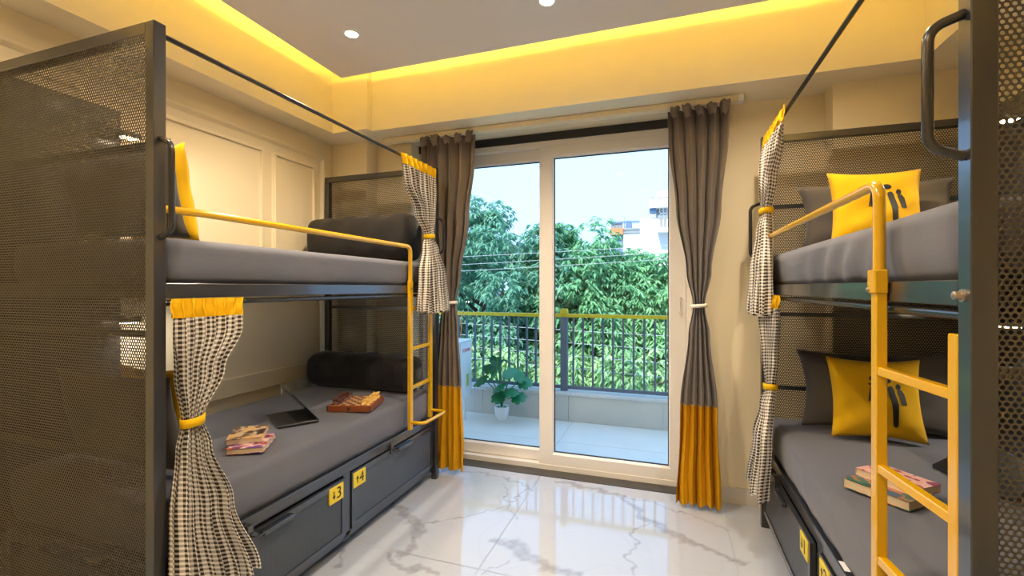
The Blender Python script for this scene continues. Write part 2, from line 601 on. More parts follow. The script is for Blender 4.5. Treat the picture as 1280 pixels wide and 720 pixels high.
# led strips lying on top of the hanging ceiling panel
cove = thing('cove_light', 'yellow LED strip hidden on top of the hanging ceiling panel edge', 'light strip', (0, 0, ZC + 0.08))
e = 0.09
for (x0, y0, x1, y1) in ((CX0 + e, CY1 - e - 0.02, CX1 - e, CY1 - e), (CX0 + e, CY0 + e, CX1 - e, CY0 + e + 0.02),
                         (CX0 + e, CY0 + e, CX0 + e + 0.02, CY1 - e), (CX1 - e - 0.02, CY0 + e, CX1 - e, CY1 - e)):
    MB().box(x0, y0, 0.0, x1, y1, 0.003).build('strip', 'cove_glow', cove)

# downlights
spots = [(-1.70, 2.15, 'small round recessed downlight nearest the left bunk bed'),
         (-0.57, 2.22, 'small round recessed downlight cut by the top edge of the photo'),
         (0.50, 2.20, 'small round recessed downlight over the right bunk bed'),
         (-1.70, 0.95, 'small round recessed downlight over the near end of the left bunk bed'),
         (-0.57, 0.95, 'small round recessed downlight in the middle of the ceiling panel'),
         (-0.30, -0.15, 'small round recessed downlight at the near edge of the ceiling panel')]
for x, y, lab in spots:
    d = thing('downlight', lab, 'downlight', (x, y, ZC), group='recessed ceiling downlights')
    MB().lathe([(0.034, -0.001), (0.036, -0.006), (0.046, -0.006), (0.047, 0.0)], 28).build('trim_ring', 'white', d, 'auto')
    MB().lathe([(0.001, -0.003), (0.034, -0.003), (0.034, -0.001), (0.001, -0.001)], 28).build('lens', 'lamp_glow', d)
    li = bpy.data.lights.new('downlight_lamp', 'SPOT')
    li.energy = DOWNLIGHT_W
    li.spot_size = math.radians(150)
    li.spot_blend = 0.9
    li.shadow_soft_size = 0.035
    li.color = (1.0, 0.83, 0.62)
    lo = bpy.data.objects.new('downlight_lamp', li)
    C.objects.link(lo)
    lo.parent = d
    lo.location = (0, 0, -0.012)

# wainscot mouldings on the left wall
def moulding(y0, y1, z0, z1, wd=0.034, dp=0.016):
    mb = MB()
    prof = [(0, 0), (0.006, 0.45), (0.016, 0.55), (0.020, 1.0), (0.030, 1.0), (wd, 0.0)]
    loops = []
    for t, hh in prof:
        loops.append([(XL + hh * dp, y0 + t, z0 + t), (XL + hh * dp, y1 - t, z0 + t), (XL + hh * dp, y1 - t, z1 - t), (XL + hh * dp, y0 + t, z1 - t)])
    vs = [p for lp in loops for p in lp]
    fs = [(i * 4 + j, i * 4 + (j + 1) % 4, (i + 1) * 4 + (j + 1) % 4, (i + 1) * 4 + j) for i in range(len(prof) - 1) for j in range(4)]
    mb.add(vs, fs)
    return mb
moulding(-0.9, 3.015, 1.39, 2.47, 0.05, 0.02).build('outer_moulding', 'wall', wl)
MB().box(XL, -0.9, 0.70, XL + 0.014, PIER_Y, 0.82, 0.004).build('dado_moulding', 'wall', wl)
for y0, y1 in ((-0.8, 0.55), (0.63, 1.40), (1.48, 2.425), (2.49, 2.915)):
    moulding(y0, y1, 1.46, 2.375).build('panel_moulding', 'wall', wl)

# skirting
for nm, a in (('baseboard_back', (DX1, YB - 0.012, 0, PIER_R, YB, 0.105)), ('baseboard_left', (XL, YF, 0, XL + 0.012, PIER_Y, 0.105)),
              ('baseboard_right', (XR - 0.012, YF, 0, XR, PIER_Y, 0.105)), ('baseboard_pier', (PIER_R - 0.012, PIER_Y, 0, PIER_R, YB - 0.012, 0.105))):
    struct(nm, MB().box(*a), 'skirting', {'back': 'beige tile skirting right of the sliding door', 'left': 'beige tile skirting along the left wall', 'right': 'beige tile skirting along the right wall', 'pier': 'beige tile skirting on the side of the right pier'}[nm.split('_')[1]], 'skirting')

# floor: marble tiles, each its own piece
fl = struct('floor', MB().box(XL, YF, -0.08, XR, YB + 0.02, -0.0045), 'grout', 'glossy white marble tile floor with grey veins', 'floor')
veins = [  # photographed vein courses (pixels on the floor) and width in metres
    ([(490, 628), (505, 640), (521, 657), (524, 667), (514, 681), (503, 694)], 0.030),
    ([(526, 654), (558, 650), (601, 642), (630, 633), (652, 618), (661, 606)], 0.007),
    ([(582, 589), (621, 594), (650, 604), (664, 613)], 0.012),
    ([(630, 603), (635, 633), (642, 649)], 0.008),
    ([(485, 693), (488, 703), (500, 708), (520, 711), (545, 716)], 0.024),
    ([(622, 676), (645, 681), (660, 698), (679, 705), (703, 715), (730, 728)], 0.040),
    ([(700, 602), (742, 611), (771, 618), (795, 632), (800, 645), (824, 657), (853, 674), (887, 688), (925, 702)], 0.028),
    ([(771, 619), (824, 630), (863, 645), (913, 662)], 0.008),
    ([(812, 656), (790, 661), (795, 676), (785, 696), (794, 718)], 0.010),
    ([(427, 686), (421, 712)], 0.010),
    ([(640, 700), (600, 716), (570, 735)], 0.006),
]
segs = []
for pts, wd in veins:
    P = [at_z(u, v, 0)[:2] for u, v in pts]
    for a, b in zip(P[:-1], P[1:]):
        segs.append((a, b, wd))
joint_x = [XL, -2.085, -0.885, 0.335, XR]
joint_y = [YF, -0.33, 0.875, 2.077, YB + 0.005]
for i in range(4):
    for j in range(4):
        x0, x1, y0, y1 = joint_x[i] + 0.0012, joint_x[i + 1] - 0.0012, joint_y[j] + 0.0012, joint_y[j + 1] - 0.0012
        fine = i in (1, 2) and j in (2, 3) or (i == 3 and j == 3)
        mb = MB()
        nx, ny = (max(4, int((x1 - x0) / 0.008)), max(4, int((y1 - y0) / 0.008))) if fine else (2, 2)
        gx, gy = np.meshgrid(np.linspace(x0, x1, nx + 1), np.linspace(y0, y1, ny + 1))
        gx, gy = gx.ravel(), gy.ravel()
        val = np.zeros(len(gx))
        if fine:
            jx = gx + 0.016 * np.sin(gy * 31 + 2 * np.sin(gx * 23)) + 0.008 * np.sin(gy * 83 + gx * 57)
            jy = gy + 0.016 * np.sin(gx * 29 + 2 * np.sin(gy * 19)) + 0.008 * np.sin(gx * 91 - gy * 47)
            for (a, b, wd) in segs:
                dx, dy = b[0] - a[0], b[1] - a[1]
                t = np.clip(((jx - a[0]) * dx + (jy - a[1]) * dy) / (dx * dx + dy * dy), 0, 1)
                dd = np.hypot(jx - a[0] - t * dx, jy - a[1] - t * dy) / wd
                val = np.maximum(val, np.clip(1.25 - dd, 0, 0.8))
        vs = [(a, b, 0.0) for a, b in zip(gx, gy)]
        fs = [(r * (nx + 1) + q, r * (nx + 1) + q + 1, (r + 1) * (nx + 1) + q + 1, (r + 1) * (nx + 1) + q) for r in range(ny) for q in range(nx)]
        mb.add(vs, fs)
        mb.attr['vein'] = val
        me = mb.build('tile', 'marble', fl)
struct('trim_2', MB().box(DX0, YB + 0.008, -0.02, DX1, YB + WT, 0.002), 'granite', 'dark granite threshold in front of the sliding door', 'threshold')

# ------------------------------------------------------------------ sliding door
DY = 3.38
win = thing('window_1', 'white framed sliding glass door to the balcony', 'sliding door', (0, DY, 0), kind='structure')
fr = MB()
fr.box(DX0, 0, 0.002, DX1, 0.11, 0.040)
fr.box(DX0, 0, 2.485, DX1, 0.11, 2.528)
fr.box(DX0, 0, 0.040, DX0 + 0.035, 0.11, 2.485)
fr.box(DX1 - 0.035, 0, 0.040, DX1, 0.11, 2.485)
fr.build('outer_frame', 'upvc', win)
MB().box(DX0, -0.01, 2.529, DX1, 0.11, DTOP).build('header_gap', 'gasket', win)

def sash(x0, x1, y0, y1, z0, z1, sw, bw, tw):
    gx0, gx1, gz0, gz1 = x0 + sw, x1 - sw, z0 + bw, z1 - tw
    mb = MB()
    c = 0.012
    outer = [(x0, z0), (x1, z0), (x1, z1), (x0, z1)]
    inner = [(gx0, gz0), (gx1, gz0), (gx1, gz1), (gx0, gz1)]
    def ring(pa, ya, pb, yb):
        vs = [(a, ya, b) for a, b in pa] + [(a, yb, b) for a, b in pb]
        mb.add(vs, [(k, (k + 1) % 4, 4 + (k + 1) % 4, 4 + k) for k in range(4)])
    inn_o = [(gx0 - c, gz0 - c), (gx1 + c, gz0 - c), (gx1 + c, gz1 + c), (gx0 - c, gz1 + c)]
    ring(outer, y0, inn_o, y0)
    ring(inn_o, y0, inner, y0 + c)
    ring(inner, y0 + c, inner, y1)
    ring(inner, y1, outer, y1)
    ring(outer, y1, outer, y0)
    s = mb.build('sash_frame', 'upvc', win)
    ym = (y0 + y1) / 2 + 0.008
    g = MB()
    g.box(gx0, ym - 0.006, gz0, gx0 + 0.006, ym + 0.006, gz1)
    g.box(gx1 - 0.006, ym - 0.006, gz0, gx1, ym + 0.006, gz1)
    g.box(gx0, ym - 0.006, gz0, gx1, ym + 0.006, gz0 + 0.006)
    g.box(gx0, ym - 0.006, gz1 - 0.006, gx1, ym + 0.006, gz1)
    g.build('gasket', 'gasket', s)
    MB().add([(gx0, ym, gz0), (gx1, ym, gz0), (gx1, ym, gz1), (gx0, ym, gz1)], [(0, 1, 2, 3)]).build('pane', 'glass', s)
    return s
sR = sash(-0.930, 0.128, 0.004, 0.050, 0.012, 2.484, 0.112, 0.120, 0.088)
sL = sash(-1.945, -0.850, 0.056, 0.102, 0.045, 2.484, 0.095, 0.088, 0.090)
hk = MB()
hk.tube([(0.098, -0.004, 1.325), (0.092, -0.014, 1.335), (0.084, -0.016, 1.322), (0.088, -0.014, 1.30), (0.090, -0.012, 1.26), (0.086, -0.013, 1.225), (0.092, -0.014, 1.21), (0.099, -0.006, 1.225), (0.098, -0.004, 1.27)], 0.004, 8)
hk.build('pull_hook', 'upvc', sR, True)

# ------------------------------------------------------------------ main drapes
def drape_rows(rows, n):
    """smooth interpolation of key rows (z first, descending)"""
    zs = [r[0] for r in rows]
    out = []
    for k in range(n + 1):
        z = zs[0] + (zs[-1] - zs[0]) * k / n
        for a, b in zip(rows[:-1], rows[1:]):
            if a[0] >= z >= b[0] - 1e-9:
                t = (a[0] - z) / (a[0] - b[0])
                t = t * t * (3 - 2 * t)
                out.append([z] + [p + (q - p) * t for p, q in zip(a[1:], b[1:])])
                break
    return out

def cloth(rows, n, pleats, cloth_w, seed, to_xyz, hem=0.0, per=12, crease=1.0, rip=0.12, fade=None):
    """rows: (z, centre, width, pleat depth, offset) -> sheet with pleats; to_xyz(along, out, z)"""
    r_ = random.Random(seed)
    ph = [r_.uniform(-0.5, 0.5) for _ in range(pleats + 2)]
    am = [r_.uniform(0.65, 1.25) for _ in range(pleats + 2)]
    R = drape_rows(rows, n)
    mb = MB()
    nu = pleats * per
    vs, uv = [], []
    z0 = R[0][0]
    for k, (z, c, w, a, off) in enumerate(R):
        tt = k / n
        for i in range(nu + 1):
            s = i / nu
            q = s * pleats
            qi = int(min(q, pleats - 1))
            fq = q - qi
            A = a * (am[qi] * (1 - fq) + am[qi + 1] * fq)
            if fade:
                ft = min(1.0, max(0.0, (fade[0] - z) / (fade[0] - fade[1])))
                odd = 0.5 - 0.5 * math.cos(math.pi * q)
                A *= 1 - 0.8 * ft * odd
                A *= 1 + 0.25 * ft
            pq = ph[qi] * (1 - fq) + ph[qi + 1] * fq
            th = 2 * math.pi * q + pq * 0.9 + 0.25 * math.sin(5 * tt + pq * 5)
            al = c + w * (s - 0.5) + crease * 0.16 * w / pleats * math.sin(2 * th) + 0.010 * w * math.sin(7 * tt + 9 * pq)
            ou = off + A * math.sin(th) + rip * A * math.sin(2.3 * th + 4 * tt)
            hz = hem * tt ** 6 * math.sin(th * 0.5 + seed)
            vs.append(to_xyz(al, ou, z + hz))
            uv.append((s * cloth_w, z0 - z + s * 0.03))
    fs = [(j * (nu + 1) + i, j * (nu + 1) + i + 1, (j + 1) * (nu + 1) + i + 1, (j + 1) * (nu + 1) + i) for j in range(n) for i in range(nu)]
    mb.add(vs, fs)
    mb.uv = uv
    return mb

def band_ring(cx, cy, z, rx, ry, hgt, tilt, to_xyz, n=24, thick=0.004):
    mb = MB()
    loops = []
    for (dr, dz) in ((0, -hgt / 2), (thick, -hgt / 2), (thick, hgt / 2), (0, hgt / 2)):
        loops.append([to_xyz(cx + (rx + dr) * math.cos(2 * math.pi * j / n), cy + (ry + dr) * math.sin(2 * math.pi * j / n),
                             z + dz + tilt * math.cos(2 * math.pi * j / n)) for j in range(n)])
    vs = [p for l in loops for p in l]
    fs = [(i * n + j, i * n + (j + 1) % n, ((i + 1) % 4) * n + (j + 1) % n, ((i + 1) % 4) * n + j) for i in range(4) for j in range(n)]
    mb.add(vs, fs)
    return mb

TRK_Y = 3.10
trk = thing('curtain_track', 'cream curtain track under the soffit above the sliding door', 'curtain track', (0, TRK_Y, 2.55))
MB().box(-2.14, -0.02, 0.0, 0.42, 0.03, 0.038, 0.004).build('track', 'wall', trk)
MB().box(0.42, -0.022, -0.004, 0.45, 0.032, 0.040, 0.004).build('end_cap', 'white', trk)

def drape(label, rows, band_z, z_top, tie, seed, pleats, cloth_w, ribbon):
    root = thing('curtain', label, 'curtain', (rows[0][1], TRK_Y, 0), group='taupe and ochre door curtains')
    ox = rows[0][1]
    f = lambda a, o, z: (a - ox, o, z)
    cut = drape_rows(rows, 200)
    def at(z):
        return min(cut, key=lambda r: abs(r[0] - z))
    upper = [r for r in rows if r[0] > band_z] + [tuple(at(band_z))]
    lower = [tuple(at(band_z))] + [r for r in rows if r[0] < band_z]
    cloth(upper, 70, pleats, cloth_w, seed, f, per=20, crease=0.5, rip=0.0, fade=(1.0, 0.2)).build('cloth', 'drape', root, True)
    cloth(lower, 26, pleats, cloth_w, seed, f, hem=0.006, per=20, crease=0.5, rip=0.0, fade=(1.0, 0.2)).build('hem_band', 'drape_yellow', root, True)
    # scalloped heading: folded loops over the track
    r_ = random.Random(seed)
    z, c, w, a, off = rows[0]
    for k in range(5):
        u = c - w / 2 + w * (k + 0.5) / 5
        tw = w / 5 * 0.62
        def loop(s, t, u=u, tw=tw, k=k):
            ang = math.pi * 1.35 * t - 0.25
            rr = 0.036 + 0.007 * math.sin(k * 2.1)
            spread = tw * (0.72 + 0.35 * math.sin(math.pi * t))
            return (u - ox + spread * (s - 0.5) + 0.008 * math.sin(6 * t + k), off - 0.018 - 0.010 * math.sin(math.pi * s) - rr * (1 - math.cos(ang)) * 0.5 - 0.006, z - 0.030 + rr * 1.2 * math.sin(ang) + 0.006 * math.cos(8 * s + k))
        MB().grid(loop, 6, 10).build('heading_loop', 'drape', root, True)
    if ribbon:
        zt, ct, rx, ry = tie
        band_ring(ct, rows[0][4], zt, rx, ry, 0.022, 0.004, f).build('tieback', 'ribbon', root, True)
    return root

drape('taupe curtain with ochre hem tied back beside the right bunk bed',
      [(2.535, 0.195, 0.36, 0.030, 0.0), (2.35, 0.195, 0.35, 0.042, 0.0), (1.9, 0.195, 0.27, 0.042, 0.0), (1.5, 0.195, 0.15, 0.034, 0.0), (1.285, 0.195, 0.070, 0.024, 0.0),
       (1.1, 0.195, 0.125, 0.030, -0.005), (0.655, 0.195, 0.215, 0.042, -0.015), (0.03, 0.192, 0.26, 0.046, -0.03)], 0.655, 2.535, (1.285, 0.195, 0.046, 0.036), 3, 5, 1.2, True)
drape('taupe curtain with ochre hem tied back behind the left bunk bed',
      [(2.535, -1.56, 0.46, 0.030, 0.0), (2.35, -1.56, 0.45, 0.040, 0.0), (1.9, -1.575, 0.36, 0.040, 0.0), (1.5, -1.58, 0.23, 0.032, 0.0), (1.285, -1.56, 0.12, 0.024, 0.0),
       (1.1, -1.56, 0.16, 0.026, -0.005), (0.655, -1.56, 0.225, 0.034, -0.01), (0.03, -1.56, 0.26, 0.040, -0.02)], 0.655, 2.535, (1.285, -1.56, 0.066, 0.036), 8, 5, 1.3, True)

# ------------------------------------------------------------------ bunk beds
BL, BW, BH = 1.96, 1.00, 2.28
P4 = 0.04

def perforated_mesh(w, h, p=0.0115, r=0.0041):
    """hexagonally punched sheet in the local y-z plane, real holes"""
    row = p * math.sqrt(3) / 2
    nx, nz = int(w / p) + 1, int(h / row) + 1
    k = np.arange(12)
    an = np.radians(30 * k + 30)
    R = p / math.sqrt(3)
    rad_o = np.where(k % 2 == 0, R, R * math.cos(math.radians(30)))
    outer = np.stack([rad_o * np.cos(an), rad_o * np.sin(an)], 1)
    inner = np.stack([r * np.cos(an), r * np.sin(an)], 1)
    cell = np.concatenate([outer, inner])                       # 24 x 2
    jj, ii = np.meshgrid(np.arange(nz), np.arange(nx), indexing='ij')
    cx = (ii * p + (jj % 2) * p / 2).ravel()
    cz = (jj * row).ravel()
    n = len(cx)
    ys = (cx[:, None] + cell[None, :, 0]).ravel()
    zs = (cz[:, None] + cell[None, :, 1]).ravel()
    th = 0.0016
    co = np.concatenate([np.stack([np.zeros_like(ys), ys, zs], 1), np.stack([np.zeros_like(ys) + th, ys, zs], 1)]).astype(np.float32)
    k2 = (k + 1) % 12
    N = n * 24
    front = np.stack([k, k2, 12 + k2, 12 + k], 1)
    back = front[:, ::-1] + N
    bore = np.stack([12 + k, 12 + k2, 12 + k2 + N, 12 + k + N], 1)
    quad = np.concatenate([front, back, bore])
    idx = (np.arange(n)[:, None, None] * 24 + quad[None]).reshape(-1, 4).astype(np.int32)
    me = bpy.data.meshes.new('perforated_sheet')
    me.vertices.add(len(co))
    me.vertices.foreach_set('co', co.ravel())
    me.loops.add(idx.size)
    me.loops.foreach_set('vertex_index', idx.ravel())
    me.polygons.add(len(idx))
    me.polygons.foreach_set('loop_start', np.arange(0, idx.size, 4, dtype=np.int32))
    me.update(calc_edges=True)
    me.materials.append(M['sheet'])
    return me
PERF = perforated_mesh(0.93, 2.15)

def arc(pts, r=0.03, n=6):
    """round the corners of a polyline"""
    P = [Vector(p) for p in pts]
    out = [P[0]]
    for a, b, c in zip(P[:-2], P[1:-1], P[2:]):
        d0, d1 = (a - b).normalized(), (c - b).normalized()
        rr = min(r, (a - b).length * 0.49, (c - b).length * 0.49)
        s, e_ = b + d0 * rr, b + d1 * rr
        for k in range(n + 1):
            t = k / n
            out.append(s * (1 - t) ** 2 + b * (2 * t * (1 - t)) + e_ * t * t)
    out.append(P[-1])
    return out

def bunk(label, loc, rotz, lad, rungs, plates, rail_top):
    """local frame: x along the bed from the pillow end, y from the aisle to the wall, z up"""
    bed = thing('bunk_bed', label, 'bunk bed', loc, rotz, group='steel bunk beds')
    for (x, y) in ((0, 0), (BL - P4, 0), (0, BW - P4), (BL - P4, BW - P4)):
        MB().box(x, y, 0, x + P4, y + P4, BH, 0.002).build('post', 'steel', bed)
    for x in (0, BL - P4):
        MB().box(x, P4, BH - P4, x + P4, BW - P4, BH, 0.002).build('end_rail', 'steel', bed)
        MB().box(x, P4, 0.06, x + P4, BW - P4, 0.10, 0.002).build('end_rail', 'steel', bed)
        o = link('perforated_panel', PERF, bed, ((0.004 if x == 0 else BL - 0.0056), P4 + 0.001, 0.095))
        for zb in ((1.245,) if x else (1.245, 1.87, 0.82)):
            MB().box(*((0.0065, P4, zb - 0.012, 0.0145) if x == 0 else (BL - 0.0145, P4, zb - 0.012, BL - 0.0065)), BW - P4, zb + 0.012).build('cross_bar', 'steel', bed)
    # upper berth frame
    for y in (0.0, BW - P4):
        MB().box(P4, y, 1.365, BL - P4, y + P4, 1.415, 0.002).build('side_rail', 'steel', bed)
        MB().box(P4, y + (0.03 if y == 0 else 0), 0.405, BL - P4, y + (0.07 if y == 0 else P4), 0.458, 0.002).build('side_rail', 'steel', bed)
    for x in (0.0, BL - P4):
        MB().box(x + 0.010, P4, 1.367, x + P4 - 0.010, BW - P4, 1.413).build('side_rail', 'steel', bed)
    MB().box(P4, P4, 1.385, BL - P4, BW - P4, 1.398).build('deck', 'steel', bed)
    MB().box(P4, 0.07, 0.43, BL - P4, BW - P4, 0.445).build('deck', 'steel', bed)
    # curtain rods
    MB().tube([(P4, 0.02, 2.250), (BL - P4, 0.02, 2.250)], 0.009, 12).build('curtain_rod', 'handle', bed, 'auto')
    MB().tube([(P4, 0.014, 1.347), (BL - P4, 0.014, 1.347)], 0.010, 12).build('curtain_rod', 'handle', bed, 'auto')
    # grab handles
    for x, za, zb in ((P4 / 2, 1.565, 1.895), (BL - P4 / 2, 1.645, 1.910)):
        MB().tube(arc([(x, 0.0, za), (x, -0.055, za + 0.02), (x, -0.055, zb - 0.02), (x, 0.0, zb)], 0.045), 0.0095, 12).build('grab_handle', 'handle', bed, 'auto')
    # bolts on the aisle side of the posts
    for x in (BL - P4 / 2,):
        b = MB().lathe([(0.012, 0.0), (0.012, 0.005), (0.008, 0.005), (0.008, 0.016), (0.005, 0.018)], 12).build('bolt', 'bolt', bed, 'auto')
        b.location = (x, 0.0, 1.385)
        b.rotation_euler = (math.pi / 2, 0, 0)
    # guard rail and ladder
    l0, l1 = lad
    yl = -0.014
    g = MB().tube(arc([(P4 + 0.001, yl + 0.03, 1.665), (P4 + 0.10, yl, 1.665), (l0, yl, 1.665), (l0, yl, 1.425)], 0.045), 0.0135, 14).build('guard_rail', 'yellow_paint', bed, 'auto')
    ld = MB()
    ld.box(l0 - 0.016, yl - 0.012, 0.475, l0 + 0.016, yl + 0.012, 1.43, 0.002)
    ld.build('ladder_rail', 'yellow_paint', bed)
    MB().box(l1 - 0.016, 0.001, 0.475, l1 + 0.016, 0.025, rail_top, 0.002).build('ladder_rail', 'yellow_paint', bed)
    cl = MB()
    cw = 0.006 if rail_top > 1.3 else 0.0005
    cl.box(l0 - 0.016 - cw, yl - 0.012 - cw, 1.385, l0 + 0.016 + cw, yl + 0.012, 1.445, 0.003)
    clo = cl.build('clamp', 'yellow_paint', bed)
    s = MB().lathe([(0.006, 0), (0.006, 0.004), (0.003, 0.006)], 10).build('clamp_screw', 'bolt', clo)
    s.location = (l0 - 0.012, yl - 0.018, 1.395)
    s.rotation_euler = (math.pi / 2, 0, 0)
    for z in rungs:
        ln = math.hypot(l1 - l0, 0.013 - yl)
        MB().box(0.014, -0.011, z - 0.011, ln - 0.014, 0.011, z + 0.011, 0.002, T=Matrix.Translation((l0, yl, 0)) @ Matrix.Rotation(math.atan2(0.013 - yl, l1 - l0), 4, 'Z')).build('rung', 'yellow_paint', bed)
    MB().tube(arc([(l0, yl, 0.525), (l0, yl - 0.10, 0.525), (l1, yl - 0.10, 0.525), (l1, 0.005, 0.525)], 0.045), 0.011, 12).build('foot_step', 'yellow_paint', bed, 'auto')
    # under-bed drawers
    mid = 0.985
    MB().box(mid - 0.028, 0.03, 0.05, mid + 0.028, 0.07, 0.405, 0.002).build('divider', 'steel', bed)
    MB().box(P4, 0.03, 0.058, BL - P4, 0.07, 0.092, 0.002).build('bottom_rail', 'steel', bed)
    for k, (x0, x1) in enumerate(((P4 + 0.012, mid - 0.036), (mid + 0.032, BL - P4 - 0.006))):
        pr = 0.008 if k == 0 else 0.022
        fw = 0.028
        fm = MB()
        for (a0, c0, a1, c1) in ((x0, 0.094, x1, 0.094 + fw), (x0, 0.398 - fw, x1, 0.398), (x0, 0.094 + fw, x0 + fw, 0.398 - fw), (x1 - fw, 0.094 + fw, x1, 0.398 - fw)):
            fm.box(a0, pr, c0, a1, pr + 0.02, c1)
        fm.box(x0 + 0.01, pr + 0.02, 0.10, x1 - 0.01, BW - 0.06, 0.11)
        fm.box(x0 + 0.01, pr + 0.02, 0.11, x0 + 0.02, BW - 0.06, 0.36)
        fm.box(x1 - 0.02, pr + 0.02, 0.11, x1 - 0.01, BW - 0.06, 0.36)
        dr = fm.build('drawer', 'steel', bed)
        MB().box(x0 + fw, pr + 0.005, 0.094 + fw, x1 - fw, pr + 0.009, 0.398 - fw).build('drawer_panel', 'fine', dr)
        xm = x0 + 0.30 + 0.06 * k
        hb = MB()
        hb.box(xm + 0.07, pr - 0.022, 0.366, xm + 0.235, pr, 0.386, 0.003)
        hb.build('drawer_pull', 'steel', dr)
        ha = MB()
        ha.box(xm, pr - 0.008, 0.372, xm + 0.030, pr + 0.03, 0.436, 0.002)
        ha.tube(arc([(xm + 0.015, pr - 0.006, 0.395), (xm + 0.015, pr - 0.03, 0.395), (xm + 0.05, pr - 0.03, 0.388), (xm + 0.075, pr - 0.012, 0.384)], 0.01, 3), 0.004, 8)
        ha.build('latch', 'steel', dr)
        num, up = plates[k]
        xc = (x1 - 0.072) if k == 0 else (x0 + 0.062)
        yp = pr - 0.004
        pt = MB().box(xc - 0.052, yp, 0.305, xc + 0.052, pr + 0.006, 0.388, 0.002).build('number_plate', 'plate', dr)
        pt['label'] = 'yellow number plate reading ' + ('up arrow ' if up else 'down arrow ') + num
        t = text_mesh('digit', num, 0.082, 'ink', pt, (xc + 0.016, yp - 0.0004, 0.346), (math.pi / 2, 0, 0))
        sg = 1 if up else -1
        zc = 0.346
        ar = [(-0.0035, -0.020 * sg), (0.0035, -0.020 * sg), (0.0035, 0.004 * sg), (0.012, 0.004 * sg), (0.0, 0.021 * sg), (-0.012, 0.004 * sg), (-0.0035, 0.004 * sg)]
        if sg < 0:
            ar = ar[::-1]
        MB().prism([(xc - 0.021 + a, zc + b) for a, b in ar], 1, yp - 0.001, yp).build('arrow', 'ink', pt)
    if rail_top > 1.3:
        MB().box(1.17, 0.036, 0.458, 1.23, 0.062, 0.4587).build('paper_sticker', 'white', bed)
    # wall-side head board with reading lamps
    MB().box(P4, BW - 0.035, 0.46, 0.47, BW - 0.015, BH - 0.01).build('side_panel', 'steel', bed)
    for z in (2.13, 1.235):
        rl = MB()
        rl.box(0.36, BW - 0.060, z - 0.01, 0.43, BW - 0.035, z + 0.06, 0.006)
        rl.tube([(0.40, BW - 0.055, z + 0.03), (0.41, BW - 0.09, z + 0.035), (0.44, BW - 0.115, z + 0.02)], 0.007, 8)
        rl.box(0.415, BW - 0.150, z - 0.004, 0.500, BW - 0.090, z + 0.022, 0.006)
        rl = rl.build('reading_lamp', 'steel', bed)
        MB().box(0.425, BW - 0.144, z - 0.008, 0.490, BW - 0.096, z - 0.004).build('lamp_lens', 'read_glow', rl)
        rd = bpy.data.lights.new('reading_lamp_light', 'SPOT')
        rd.energy = READ_W
        rd.spot_size = math.radians(160)
        rd.spot_blend = 0.6
        rd.shadow_soft_size = 0.025
        rd.color = (1.0, 0.93, 0.82)
        ro = bpy.data.objects.new('reading_lamp_light', rd)
        C.objects.link(ro)
        ro.parent = rl
        ro.location = (0.458, BW - 0.12, z - 0.014)
        ro.rotation_euler = (0, math.radians(-35), 0)
    return bed

L_LOC, L_ROT = (-1.59, 1.025, 0), math.pi / 2
R_LOC, R_ROT = (0.525, 3.010, 0), -math.pi / 2
bunk('charcoal steel bunk bed on the left with yellow ladder at its window end', L_LOC, L_ROT, (1.548, 1.858), (1.262, 1.0, 0.745), (('3', False), ('4', True)), 1.274)
bunk('charcoal steel bunk bed on the right with yellow ladder at its near end', R_LOC, R_ROT, (1.622, 1.900), (1.190, 0.945, 0.715), (('1', False), ('2', True)), 1.31)

def on_bed(side, u, w, z=0.0):
    (lx, ly, _), r = (L_LOC, L_ROT) if side == 'L' else (R_LOC, R_ROT)
    c, s = round(math.cos(r)), round(math.sin(r))
    return (lx + c * u - s * w, ly + s * u + c * w, z)

ROT = {'L': L_ROT, 'R': R_ROT}

